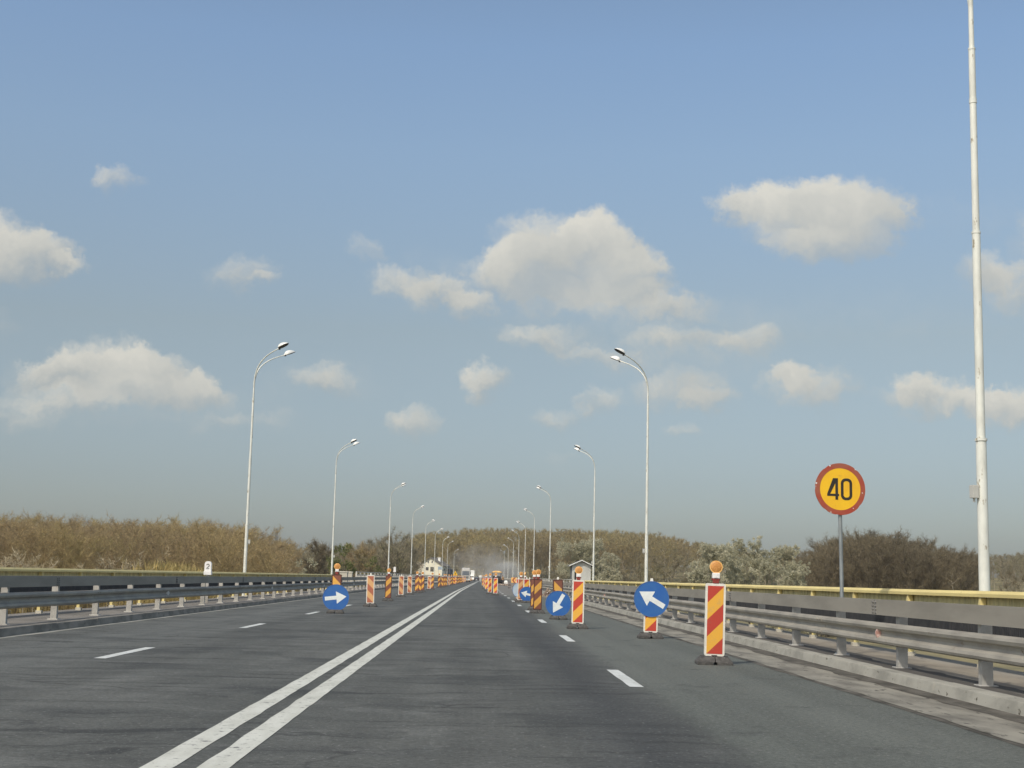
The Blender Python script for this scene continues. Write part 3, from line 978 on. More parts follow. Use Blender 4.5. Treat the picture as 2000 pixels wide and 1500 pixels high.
def stub_mesh():
    return MB().frustum((-.035, -.025), (.035, .025), (-.028, -.02), (.028, .02), 1.2661, 1.345).mesh("top_stub", [MAT["frame_white"]], .006)


def clamp_mesh():
    mb = MB().frustum((-.045, -.035), (.045, .035), (-.055, -.04), (.055, .04), 1.266, 1.345)
    mb.tube([(-.07, 0, 1.33), (.07, 0, 1.33)], .014, 8)
    return mb.mesh("lamp_clamp", [MAT["red_clamp"]], .006)


def lampbox_mesh():
    mb = MB().box((-.058, -.045, 1.3455), (.058, .045, 1.432)); mb.box((-.03, -.052, 1.352), (.03, -.0455, 1.362))
    return mb.mesh("battery_box", [MAT["lamp_box"]], .008)


def lens_mesh():
    mb = MB()
    n = 36
    vs, fs = [], []
    for r, y in ((.094, .03), (.0945, .018), (.0945, -.018), (.090, -.025), (.06, -.033), (.02, -.036)):
        vs += [(r * math.cos(2 * math.pi * k / n), y, 1.528 + r * math.sin(2 * math.pi * k / n)) for k in range(n)]
    for q in range(5):
        fs += [(q * n + k, q * n + (k + 1) % n, (q + 1) * n + (k + 1) % n, (q + 1) * n + k) for k in range(n)]
    mb.add(vs, fs, 0, True)
    mb.add(vs[-n:], [tuple(range(n))]); mb.add(vs[:n], [tuple(range(n))])
    return mb.mesh("amber_lens", [MAT["lamp_amber"]])


def rim_mesh():
    return MB().ring((0, 1.525), .086, .101, -.026, .026, 36).mesh("lens_rim", [MAT["lamp_rim"]])


ARROW = [(.83, 0), (.04, .48), (.045, .146), (-.86, .146), (-.86, -.146), (.045, -.146), (.04, -.48)]


def barrier(label, loc, style="white", diag="/", lamp=True, disc=None, yaw=0.0, group="striped barrier panels closing the lanes", cat="barrier panel",
            name="barrier_panel", stub=None):
    """disc = (height, radius, arrow angle in degrees from +x, anticlockwise as the driver sees it)"""
    t = thing(name, label, cat, loc, yaw, group)
    t.rotation_euler = (R(random.uniform(-2, 2)), R(random.uniform(-1.3, 1.3)), yaw + R(random.uniform(-4, 4)))
    link("base", cached("base", base_mesh), t)
    st = "white" if style == "faded" else style
    link("frame", cached("frame" + st, lambda: frame_mesh(st)), t)
    link("striped_panel", cached("panel" + style + diag, lambda: panel_mesh(style, diag)), t)
    if lamp:
        link("lamp_clamp", cached("clamp", clamp_mesh), t)
        b = link("battery_box", cached("lbox", lampbox_mesh), t)
        l_ = link("amber_lens", cached("lens", lens_mesh), t)
        link("lens_rim", cached("rim", rim_mesh), l_)
    else:
        link("top_stub", cached("stub", stub_mesh), t)
    if disc:
        z, r, ang = disc
        mb = MB().disc((0, z), r - .012, -.052, -.046, 48)
        pl = obj("sign_plate", mb, MAT["sign_blue"], t)
        obj("rim", MB().ring((0, z), r - .014, r, -.058, -.034, 56), MAT["sign_rim"], pl)
        if ang is not None:
            c, s_ = math.cos(R(ang)), math.sin(R(ang))
            pts = [((a * c - b * s_) * r * .97, z + (a * s_ + b * c) * r * .97) for a, b in ARROW]
            obj("arrow", MB().poly(pts, -.0555, -.053), MAT["sign_white"], pl)
        obj("bracket", MB().box((-.03, -.045, z - .18), (.03, -.0315, z + .18)), MAT["galv_post"], pl)
    return t


GR = "striped barrier panels on the right side"
GL = "striped barrier panels along the left lanes"
GS = "round blue arrow signs on striped panel stands"
barrier("largest red and yellow striped panel, white framed with amber lamp", (3.73, 22.1, 0), "white", "/", True, group=GR)
barrier("round blue sign whose white arrow points up and left", (3.89, 31.6, 0), "white", "/", False, (.88, .40, 151), group=GS,
        cat="road sign", name="arrow_sign")
barrier("red and yellow striped panel in white frame before the grey hut", (2.61, 36.8, 0), "white", "/", True, group=GR)
barrier("round blue sign whose white arrow points down and left", (2.56, 44.8, 0), "brown", "\\", False, (.50, .41, 239), group=GS, cat="road sign", name="arrow_sign")
barrier("dark edged orange striped panel with amber lamp, overlapping the left-pointing blue sign", (2.19, 52.1, 0), "brown", "/", True, group=GR)
barrier("dark edged orange striped panel half hidden behind the one overlapping the left-pointing blue sign", (2.29, 57.5, 0), "brown", "/", True, group=GR)
barrier("dark edged orange panel peeping over the left-pointing blue sign", (2.71, 75.6, 0), "brown", "/", False, group=GR)
barrier("panel turned edge on with an amber lamp, behind the left-pointing blue sign", (2.60, 78.0, 0), "brown", "/", True, yaw=R(74), group=GR)
barrier("small round blue sign whose white arrow points left", (2.53, 73.8, 0), "white", "/", False, (.47, .385, 166), group=GS, cat="road sign", name="arrow_sign")
barrier("white framed dark red striped panel with amber lamp, left of the left-pointing blue sign", (2.23, 75.0, 0), "faded", "/", True, group=GR)
o = barrier("round blue sign turned sideways, pale sheen in its colour, behind the white framed panel", (2.28, 80.0, 0), "white", "/", False, (.62, .40, None), yaw=R(-38), group=GS,
            cat="road sign", name="arrow_sign")
for c in o.children:
    if c.name.startswith("sign_plate"):
        c.data.materials[0] = MAT["sign_pale_sheen"]  # blue plate recoloured pale to paint the glancing sheen
# the group in mid road beyond
barrier("right one of two white framed orange panels before the machine", (1.22, 104, 0), "white", "/", True, group=GR)
barrier("left one of two white framed orange panels before the machine", (.86, 111, 0), "white", "/", True, group=GR)
for i, (px, Y) in enumerate(((950.8, 141), (947.2, 168), (943.6, 205))):
    p = at(px, 1128, Y)
    barrier("narrow orange striped panel in the small row beside the dark car, %s in line" % ("nearest", "middle one", "last")[i],
            (p[0], Y, rz(Y)), "white", "/", True, group=GR)
# left rows
barrier("round blue sign whose white arrow points right, under an amber lamp", (-4.67, 45.9, 0), "brown", "\\", True, (.51, .43, 7), group=GS, cat="road sign", name="arrow_sign")
LP = [(724.8, 56.7, "faded", "\\", False, 0, "white framed faded striped panel, first one past the right-pointing blue sign"),
      (759.0, 70.5, "brown", "/", True, 0, "dark edged orange striped panel with lamp, second past the right-pointing sign"),
      (784.0, 84.5, "faded", "\\", False, 0, "white framed faded striped panel, third past the right-pointing blue sign"),
      (800.8, 96.0, "faded", "\\", False, 0, "white framed faded striped panel, fourth past the right-pointing blue sign"),
      (814.5, 106.0, "brown", "/", True, 0, "dark edged orange panel with lamp, fifth past the right-pointing blue sign"),
      (819.8, 110.0, "brown", "\\", False, 0, "dark edged panel with reversed stripes between two lamped panels before the cream house"),
      (825.4, 114.0, "brown", "/", True, 0, "dark edged orange panel with lamp, just in front of the white blossom bush"),
      (838.2, 129.0, "faded", "\\", False, 0, "white framed narrow panel standing before the cream house gable"),
      (844.3, 133.0, "brown", "/", True, 0, "orange panel with lamp overlapping the white framed one before the cream house gable"),
      (858.4, 158.0, "brown", "/", True, 0, "orange striped panel with lamp before the right corner of the cream house")]
for px, Y, st, dg, lm, yaw, lab in LP:
    p = at(px, 1128, Y)
    barrier(lab, (p[0], Y, rz(Y)), st, dg, lm, yaw=yaw, group=GL)
FAR = [(864.0, "brown", "\\"), (868.0, "brown", "\\"), (871.3, "brown", "\\"), (876.8, "faded", "\\"), (881.5, "brown", "/"), (886.0, "brown", "\\"),
       (889.2, "white", "/"), (892.5, "brown", "\\"), (896.0, "brown", "/"), (899.0, "brown", "\\"), (902.0, "brown", "/"), (905.0, "white", "\\"),
       (908.5, "white", "/"), (912.0, "white", "\\"), (915.0, "brown", "/"), (917.8, "brown", "\\"), (920.3, "brown", "/"), (922.3, "brown", "\\")]
for i, (px, st, dg) in enumerate(FAR):
    Y = 5.18 / ((936 - px) / 2700 + .0042)
    p = at(px, 1128, Y)
    barrier("orange striped panel in the dense far row between the cream house and the dark car", (p[0], Y, rz(Y)), st, dg, random.random() < .75, group=GL + ", far end")

# ------------------------------------------------------------------ speed limit sign
def stroke(pts, w):
    """outline of a bent pen stroke of width w"""
    P = [Vector((p[0], p[1])) for p in pts]
    L_, R_ = [], []
    for i, p in enumerate(P):
        t = (P[min(i + 1, len(P) - 1)] - P[max(i - 1, 0)]).normalized()
        nrm = Vector((-t.y, t.x)) * w / 2
        L_.append(p + nrm); R_.append(p - nrm)
    return L_, R_


def stroke_mesh(mb, pts, w, y0, y1, mi=0):
    L_, R_ = stroke(pts, w)
    for i in range(len(L_) - 1):
        q = [L_[i], L_[i + 1], R_[i + 1], R_[i]]
        mb.poly([(v.x, v.y) for v in q], y0, y1, mi)


t = thing("speed_limit_sign", "round yellow sign with faded red border reading 40 on a grey post", "road sign", (6.19, 23.65, .12), R(5))
mb = MB().tube([(0, .05, 0), (0.0, .05, 1.2), (-.02, .05, 2.62)], .033, 14)
mb.frustum((-.10, -.05), (.10, .15), (-.09, -.04), (.09, .14), .005, .03)
obj("post", mb, MAT["steel_post"], t)
RS, ZS = .446, 2.80
pl = obj("sign_plate", MB().disc((-.03, ZS), RS - .05, -.006, .006, 64), MAT["sign_yellow"], t)
n = 96
ringm = MB()
rim_out = [RS * (1 - .012 * max(0, mnoise.noise((math.cos(2 * math.pi * k / n) * 3.1, math.sin(2 * math.pi * k / n) * 3.1, 2.0)))
                 - (.014 if k in (33, 34, 47, 48, 13, 14, 62, 63, 70, 71, 85, 86) else 0)) for k in range(n)]
vs, fs = [], []
for which, y in ((0, -.0085), (1, -.0085), (1, .0085), (0, .0085)):
    vs += [(-.03 + (rim_out[k] if which else RS * .806) * math.cos(2 * math.pi * k / n), y, ZS + (rim_out[k] if which else RS * .806) * math.sin(2 * math.pi * k / n)) for k in range(n)]
for a, b in ((0, 1), (1, 2), (2, 3), (3, 0)):
    fs += [(a * n + k, a * n + (k + 1) % n, b * n + (k + 1) % n, b * n + k) for k in range(n)]
ringm.add(vs, fs)
obj("red_border", ringm, MAT["sign_red"], pl)
chips = MB()                       # enamel knocked off along the edge shows white
for a, sz in ((114, .020), (168, .024), (52, .014), (247, .016), (352, .012), (305, .010), (175, .01)):
    rr = RS - .012 if a not in (352, 305) else RS - .05
    c = (-.03 + rr * math.cos(R(a)), ZS + rr * math.sin(R(a)))
    pts = [(c[0] + sz * random.uniform(.5, 1) * math.cos(R(q)), c[1] + sz * random.uniform(.35, .8) * math.sin(R(q))) for q in range(0, 360, 45)]
    chips.poly(pts, -.0105, -.0086)
obj("paint_chips", chips, MAT["white_edge"], pl)
four = MB()
S = RS
def U(p): return (-.03 + p[0] * S, ZS + p[1] * S)
for poly in ([(-.195, .417), (-.09, .417), (-.09, -.41), (-.195, -.41)],
             [(-.52, -.185), (-.1951, -.185), (-.1951, -.272), (-.52, -.272)],
             [(-.0899, -.185), (-.046, -.185), (-.046, -.272), (-.0899, -.272)],
             [(-.285, .417), (-.1951, .417), (-.1951, .22), (-.40, -.184), (-.52, -.184)]):
    four.poly([U(p) for p in poly], -.009, -.0062)
obj("digit", four, MAT["black"], pl)
zero = MB()
o_ = [U(p) for p in rounded_rect(.025, .475, -.42, .42, .19, 8)]
i_ = [U(p) for p in rounded_rect(.13, .37, -.315, .315, .10, 8)]
n = len(o_)
vs = [(p[0], -.009, p[1]) for p in o_] + [(p[0], -.009, p[1]) for p in i_] + [(p[0], -.0062, p[1]) for p in o_] + [(p[0], -.0062, p[1]) for p in i_]
fs = []
for a, b in ((0, 1), (1, 3), (3, 2), (2, 0)):
    fs += [(a * n + k, a * n + (k + 1) % n, b * n + (k + 1) % n, b * n + k) for k in range(n)]
zero.add(vs, fs)
obj("digit", zero, MAT["black"], pl)
obj("bracket", MB().box((-.06, .0062, ZS - .2), (.06, .03, ZS + .2)), MAT["steel_post"], t)

# ------------------------------------------------------------------ number stones on the left railing
def stone(label, loc, zb, h, w, number):
    t = thing("distance_stone", label, "marker stone", loc)
    mb = MB().frustum((-w * .56, -.11), (w * .56, .11), (-w * .56, -.11), (w * .56, .11), zb, zb + h * .27)
    pts = [(-w / 2, zb + h * .271), (w / 2, zb + h * .271), (w / 2, zb + h * .80)]
    for k in range(1, 9):
        a = math.pi * k / 9
        pts.append((w / 2 * math.cos(a), zb + h * .80 + h * .2 * math.sin(a)))
    pts.append((-w / 2, zb + h * .80))
    mb.poly(pts, -.08, .08)
    obj("stone", mb, MAT["lamp_box"], t, .008)
    obj("post", MB().box((-.05, -.04, .0), (.05, .04, zb - .001)), MAT["galv_post"], t)
    if number:
        z0 = zb + h * .46; hh = h * .30; ww = w * .19
        pts = [(ww * math.cos(R(a)), z0 + hh * .72 + ww * 1.2 * math.sin(R(a))) for a in range(165, -31, -20)] + [(-ww, z0), (ww, z0)]
        mb = MB(); stroke_mesh(mb, pts, w * .10, -.084, -.0805)
        obj("digit", mb, MAT["black"], t)
    return t


stone("white round topped stone with the number 2 above the left guardrail", (-10.06, 52.0, .125), 1.005, .505, .25, True)
stone("small blank white marker above the pale baluster railing", (-10.0, 165.0, .125), 1.55, .62, .28, False)

# ------------------------------------------------------------------ grey hut at the abutment
t = thing("utility_hut", "small grey concrete hut with shallow white edged gable roof", "hut", (9.15, 125.0, 0))
w, ze, za, D = .84, 2.55, 2.93, 2.6
mb = MB().poly([(-w, -1.2), (-.62, -1.2), (-.62, 2.0), (-.46, 2.0), (-.46, -1.2), (w, -1.2), (w, ze), (0, za), (-w, ze)], 0, .12)
obj("front_wall", mb, MAT["concrete"], t)
mb = MB().box((-w, .121, -1.2), (-w + .12, D, ze - .02)); mb.box((w - .12, .121, -1.2), (w, D, ze - .02)); mb.box((-w + .121, D - .12, -1.2), (w - .121, D, ze - .05))
obj("side_wall", mb, MAT["concrete_side"], t)
obj("doorway", MB().box((-.62, .1205, 0), (-.46, .14, 2.0)), MAT["black"], t)
mb = MB(); e = .28
sl = (za - ze) / w
zl = ze - e * sl
mb.poly([(-w - e, zl + .03), (0, za + .03), (w + e, zl + .03), (w + e, zl + .10), (0, za + .11), (-w - e, zl + .10)], -.30, D + .2)
rf = obj("roof", mb, MAT["concrete_side"], t)
mb = MB().poly([(-w - e - .01, zl + .045), (0, za + .045), (w + e + .01, zl + .045), (w + e + .01, zl + .115), (0, za + .125), (-w - e - .01, zl + .115)], -.34, -.301)
obj("fascia", mb, MAT["white_edge"], rf)
mb = MB().box((7.77, 123.5, -7.5), (11.5, 131, -.95))
structure(obj("abutment", mb, MAT["concrete"]))

# ------------------------------------------------------------------ cream house
t = thing("house", "cream gabled house with grey roof and chimney beyond the left row of panels", "house", (-18.6, 528.0, 2.5), R(-13))
w, ze, za, D = 4.7, 2.75, 5.6, 11.0
mb = MB().poly([(-w, -3.6), (w, -3.6), (w, ze), (0, za), (-w, ze)], 0, D)
obj("wall", mb, MAT["house_wall"], t)
mb = MB(); e = .55
sl = (za - ze) / w
mb.poly([(-w - e, ze - e * sl + .05), (0, za + .05), (w + e, ze - e * sl + .05), (w + e, ze - e * sl + .28), (0, za + .30), (-w - e, ze - e * sl + .28)], -.5, D + .5)
rf = obj("roof", mb, MAT["house_roof"], t)
mb = MB().box((1.6, 5.0, za - 1.6), (2.5, 6.0, za + .25)); mb.box((1.5, 4.9, za + .251), (2.6, 6.1, za + .40))
obj("chimney", mb, MAT["van_white"], rf)
for x, z, ww, hh in ((-.85, 3.75, .45, .85), (.70, 3.8, .45, .85), (-1.2, 1.05, 1.0, 1.15)):
    f = obj("window", MB().box((x - ww / 2, -.04, z), (x + ww / 2, -.003, z + hh)), MAT["house_dark"], t)
    mb = MB()
    for a, b in (((x - ww / 2 - .07, z - .07), (x + ww / 2 + .07, z - .001)), ((x - ww / 2 - .07, z + hh + .001), (x + ww / 2 + .07, z + hh + .07))):
        mb.box((a[0], -.07, a[1]), (b[0], -.002, b[1]))
    mb.box((x - .03, -.06, z), (x + .03, -.041, z + hh))
    obj("window_frame", mb, MAT["white_edge"], f)
for x in (.35, 1.05):
    obj("door", MB().box((x - .27, -.04, .6), (x + .27, -.003, 2.3)), MAT["house_dark"], t)
obj("window", MB().box((w + .003, 2.0, .8), (w + .04, 3.4, 1.9)), MAT["house_dark"], t)
mb = MB().box((w + .05, 5.5, -3.5), (w + 1.6, 10.0, 1.6)); mb.frustum((w - .0 + .05, 5.2), (w + 2.0, 10.3), (w + .05, 5.2), (w + .4, 10.3), 1.601, 2.1)
obj("lean_to", mb, MAT["concrete_side"], t)

# ------------------------------------------------------------------ vehicles far down the road
def wheel(parent, x, y, r, wd):
    s = MB()
    n = 20
    ring_ = lambda rr, xx: [(xx, y + rr * math.cos(2 * math.pi * k / n), r + rr * math.sin(2 * math.pi * k / n)) for k in range(n)]
    a, b = ring_(r, x - wd / 2), ring_(r, x + wd / 2)
    s.add(a + b, [(k, n + k, n + (k + 1) % n, (k + 1) % n) for k in range(n)] + [tuple(range(n))[::-1], tuple(range(n, 2 * n))])
    o = obj("wheel", s, MAT["tyre"], parent)
    s = MB()
    sx = 1 if x > 0 else -1
    a = ring_(r * .6, x + sx * (wd / 2 + .004)); c = ring_(r * .5, x + sx * (wd / 2 - .02 + .03))
    s.add(a + c, [(k, n + k, n + (k + 1) % n, (k + 1) % n) for k in range(n)] + [tuple(range(n)), tuple(range(n, 2 * n))])
    obj("rim", s, MAT["grey_trim"], o)


t = thing("truck", "oncoming white lorry with grey windscreen behind the left row of panels", "truck", (-3.72, 384.0, rz(384)))
mb = MB().poly([], 0, 0) if False else MB()
mb.frustum((-1.2, 0), (1.2, 2.3), (-1.2, 0), (1.2, 2.3), .95, 1.75)
mb.frustum((-1.2, .0), (1.2, 2.3), (-1.14, .22), (1.14, 2.3), 1.751, 3.45)
obj("cab", mb, MAT["truck_white"], t, .06)
mb = MB().add([(-1.02, -.012, 1.86), (1.02, -.012, 1.86), (.97, .145, 3.0), (-.97, .145, 3.0), (-1.02, .1, 1.86), (1.02, .1, 1.86), (.97, .26, 3.0), (-.97, .26, 3.0)],
              [(0, 1, 2, 3), (4, 7, 6, 5), (0, 4, 5, 1), (1, 5, 6, 2), (2, 6, 7, 3), (3, 7, 4, 0)])
obj("windscreen", mb, MAT["glass"], t)
obj("grille", MB().box((-.75, -.05, 1.05), (.75, -.003, 1.60)), MAT["grey_trim"], t)
obj("bumper", MB().box((-1.22, -.16, .45), (1.22, .5, .94)), MAT["truck_white"], t, .04)
for sx in (-1, 1):
    a, b = sorted((sx * .72, sx * 1.1))
    obj("headlight", MB().box((a, -.185, .60), (b, -.165, .82)), MAT["reflector_white"], t)
    a, b = sorted((sx * 1.22, sx * 1.42))
    obj("mirror", MB().box((a, .1, 2.1), (b, .22, 2.9)), MAT["grey_trim"], t, .02)
obj("roof_deflector", MB().frustum((-1.05, .45), (1.05, 2.3), (-1.0, 1.4), (1.0, 2.3), 3.451, 3.9), MAT["truck_white"], t, .04)
obj("cargo_box", MB().box((-1.2, 2.6, 1.05), (1.2, 10.5, 3.75)), MAT["truck_white"], t, .02)
for x in (-1.0, 1.0):
    for y in (1.1, 5.2, 8.4):
        wheel(t, x, y, .5, .3)

t = thing("box_van", "white box van following far behind the lorry", "van", (-2.95, 545.0, rz(545)))
obj("cargo_box", MB().box((-1.0, 2.1, .9), (1.0, 7.0, 4.1)), MAT["van_white"], t, .03)
mb = MB().frustum((-.95, 0), (.95, 2.05), (-.9, .7), (.9, 2.05), .55, 2.2)
obj("cab", mb, MAT["van_white"], t, .05)
mb = MB().add([(-.8, .32, 1.35), (.8, .32, 1.35), (.78, .66, 2.08), (-.78, .66, 2.08), (-.8, .5, 1.35), (.8, .5, 1.35), (.78, .8, 2.08), (-.78, .8, 2.08)],
              [(0, 1, 2, 3), (4, 7, 6, 5), (0, 4, 5, 1), (1, 5, 6, 2), (2, 6, 7, 3), (3, 7, 4, 0)])
obj("windscreen", mb, MAT["house_dark"], t)
for x in (-.85, .85):
    for y in (.9, 5.4):
        wheel(t, x, y, .36, .22)

t = thing("car", "dark car just beyond the end of the double white line", "car", (-.98, 505.0, rz(505)))
prof = [(0, .30), (.05, .85), (.30, .98), (.75, 1.48), (1.1, 1.56), (2.5, 1.54), (3.2, 1.05), (4.1, .92), (4.3, .5), (4.25, .28)]   # y, z from the tail
vs, fs = [], []
for x, k in ((-.9, 1.0), (-.80, 1.02), (.80, 1.02), (.9, 1.0)):
    for y, z in prof:
        inset = .16 * max(0, (z - .95) / .6)
        vs.append(((abs(x) - inset) * (1 if x > 0 else -1), y, z * (k if z < 1 else 1)))
n = len(prof)
for s_ in range(3):
    for k in range(n):
        fs.append((s_ * n + k, s_ * n + (k + 1) % n, (s_ + 1) * n + (k + 1) % n, (s_ + 1) * n + k))
fs += [tuple(range(n)), tuple(range(3 * n, 4 * n))]
obj("body", MB().add(vs, fs), MAT["car_dark"], t, .03)
mb = MB().add([(-.66, .335, 1.05), (.66, .335, 1.05), (.58, .68, 1.43), (-.58, .68, 1.43), (-.66, .42, 1.05), (.66, .42, 1.05), (.58, .75, 1.43), (-.58, .75, 1.43)],
              [(0, 1, 2, 3), (4, 7, 6, 5), (0, 4, 5, 1), (1, 5, 6, 2), (2, 6, 7, 3), (3, 7, 4, 0)])
obj("rear_window", mb, MAT["glass"], t)
obj("number_plate", MB().box((-.30, -.02, .52), (.30, -.004, .66)), MAT["plate"], t)
for sx in (-1, 1):
    a, b = sorted((sx * .62, sx * .86))
    obj("tail_light", MB().box((a, -.01, .74), (b, .04, .90)), MAT["red_light"], t)
    for y in (.85, 3.45):
        wheel(t, sx * .80, y, .32, .2)

# ------------------------------------------------------------------ roadworks on the closed lanes
t = thing("paving_machine", "orange roofed road paving machine in the closed right lane below the smoke", "machine", (4.15, 330.0, rz(330)))
obj("hopper", MB().frustum((-1.25, 0), (1.25, 1.6), (-1.35, -.2), (1.35, 1.8), .35, 1.15), MAT["paver_dark"], t, .04)
obj("body", MB().frustum((-1.1, 1.9), (1.1, 5.2), (-1.0, 2.0), (1.0, 5.0), .45, 1.75), MAT["paver_dark"], t, .05)
for sx in (-1, 1):
    a, b = sorted((sx * .85, sx * 1.25))
    mb = MB().poly([(0, 0)] * 0 or [(1.2, .0), (4.9, .0), (5.2, .3), (4.9, .62), (1.2, .62), (.9, .3)], 0, 1)
    mb.v = [(a + (b - a) * y, x, z) for (x, y, z) in mb.v]
    obj("track", mb, MAT["tyre"], t)
for x in (-1.02, 1.02):
    for y in (2.3, 4.6):
        obj("roof_post", MB().box((x - .05, y - .05, 1.7), (x + .05, y + .05, 2.58)), MAT["paver_dark"], t)
mb = MB().frustum((-1.2, 1.9), (1.2, 5.1), (-1.2, 1.9), (1.2, 5.1), 2.581, 2.75)
mb.frustum((-1.1, 2.0), (1.1, 5.0), (-.6, 2.4), (.6, 4.6), 2.751, 2.98)
obj("canopy", mb, MAT["paver_orange"], t, .03)
mb = MB().tube([(1.3, .5, 1.3), (1.9, -.4, .55), (2.3, -1.0, .25)], [.16, .14, .12], 8)
obj("chute", mb, MAT["paver_dark"], t)
obj("screed", MB().box((-1.9, 5.3, .05), (1.9, 6.0, .5)), MAT["paver_orange"], t, .03)

t = thing("bulk_bag", "white bulk bag standing on the ground beside the smoke", "bag", (5.7, 297.0, rz(297)))
mb = MB().frustum((-.35, -.3), (.35, .3), (-.42, -.36), (.42, .36), .0, .45); mb.frustum((-.42, -.36), (.42, .36), (-.25, -.2), (.25, .2), .451, .8)
obj("sack", mb, MAT["van_white"], t, .06)
for sx in (-.2, .2):
    obj("loop", MB().tube([(sx, -.1, .78), (sx, -.05, .96), (sx, .05, .96), (sx, .1, .78)], .02, 6), MAT["van_white"], t)

mb = MB()
for k in range(7):
    z = .05 + k * .115
    j = random.uniform(-.08, .08)
    mb.box((-.62 + j, -.9 + j, z), (.62 + j * .5, .9, z + .07))
for k in range(3):
    mb.box((.65 + .12 * k, -1.3 + .1 * k, .02 + .05 * k), (1.5 + .1 * k, -1.15 + .1 * k, .10 + .05 * k))
for x in (-.5, .5):
    mb.box((x - .05, -.5, 0), (x + .05, -.4, .86))
o = obj("beam_stack", mb, MAT["scrap"], None, 0, (4.35, 181.0, rz(181)))
tag(o, "low stack of dark removed beams left of the chevron board", "stack")

t = thing("chevron_board", "orange board with dark chevrons pointing left, behind the row of amber lamps", "road sign", (4.36, 170.0, rz(170)))
bd = obj("board", MB().box((-.47, -.02, .74), (.47, .02, 1.38)), MAT["lamp_rim"], t)
for k in (0, 1):
    x = -.36 + .42 * k
    mb = MB().poly([(x, 1.06), (x + .26, 1.379), (x + .44, 1.379), (x + .18, 1.06), (x + .44, .741), (x + .26, .741)], -.026, -.021)
    obj("chevron", mb, MAT["frame_brown"] if k else MAT["sign_red"], bd)
for x in (-.35, .35):
    obj("leg", MB().box((x - .03, -.01, 0), (x + .03, .019, .739)), MAT["galv_post"], t)

t = thing("warning_sign", "small pale triangular warning sign in the far left row of panels", "road sign", (-4.43, 257.0, rz(257)))
obj("board", MB().poly([(-.42, 1.62), (.42, 1.62), (0, 2.42)], -.02, .02), MAT["sign_yellow"], t)
obj("symbol", MB().poly([(-.08, 1.72), (.08, 1.72), (.05, 2.1), (-.05, 2.1)], -.026, -.021), MAT["black"], t)
obj("post", MB().box((-.03, -.019, 0), (.03, .019, 1.619)), MAT["galv_post"], t)

t = thing("road_sign", "pale rectangular sign board at the right corner of the cream house", "road sign", (-11.35, 405.0, rz(405)))
obj("board", MB().box((-.65, -.02, 3.3), (.65, .02, 4.2)), MAT["sign_pale_sheen"], t)
for x in (-.5, .5):
    obj("post", MB().box((x - .04, .021, 0), (x + .04, .08, 3.9)), MAT["galv_post"], t)

t = thing("road_sign", "white board on a thin post right beside the dark car", "road sign", (.30, 400.0, rz(400)))
obj("board", MB().box((-.40, -.02, 1.35), (.40, .02, 1.95)), MAT["van_white"], t)
obj("post", MB().box((-.05, .021, 0), (.05, .07, 1.9)), MAT["white_edge"], t)


def stones(name, n, cx_, cy_, sx, sy, hz, smin, smax, mat, label):
    mb = MB()
    for i in range(n):
        a = random.uniform(0, 2 * math.pi); q = math.sqrt(random.random())
        x, y = q * math.cos(a), q * math.sin(a)
        z = hz * (1 - q) * random.uniform(.1, 1)
        s = random.uniform(smin, smax)
        vs = [Vector((random.uniform(.6, 1) * sgx, random.uniform(.6, 1) * sgy, random.uniform(.5, .9) * sgz)) * s for sgx in (-1, 1) for sgy in (-1, 1) for sgz in (-1, 1)]
        rot = Matrix.Rotation(random.uniform(0, 6), 3, Vector((random.random(), random.random(), random.random() + .1)).normalized())
        vs = [rot @ v + Vector((cx_ + x * sx, cy_ + y * sy, z + s * .5)) for v in vs]
        mb.add(vs, [(0, 1, 3, 2), (4, 6, 7, 5), (0, 4, 5, 1), (2, 3, 7, 6), (0, 2, 6, 4), (1, 5, 7, 3)])
    o = obj(name, mb, mat)
    return tag(o, label, "rubble", kind="stuff")


stones("rubble", 170, 5.15, 104, .38, .9, .62, .035, .085, MAT["rubble"], "heap of broken concrete by the guardrail")
stones("rubble", 260, 5.4, 255, 1.8, 22, .10, .05, .14, MAT["rubble"], "broken ground along the closed lane")

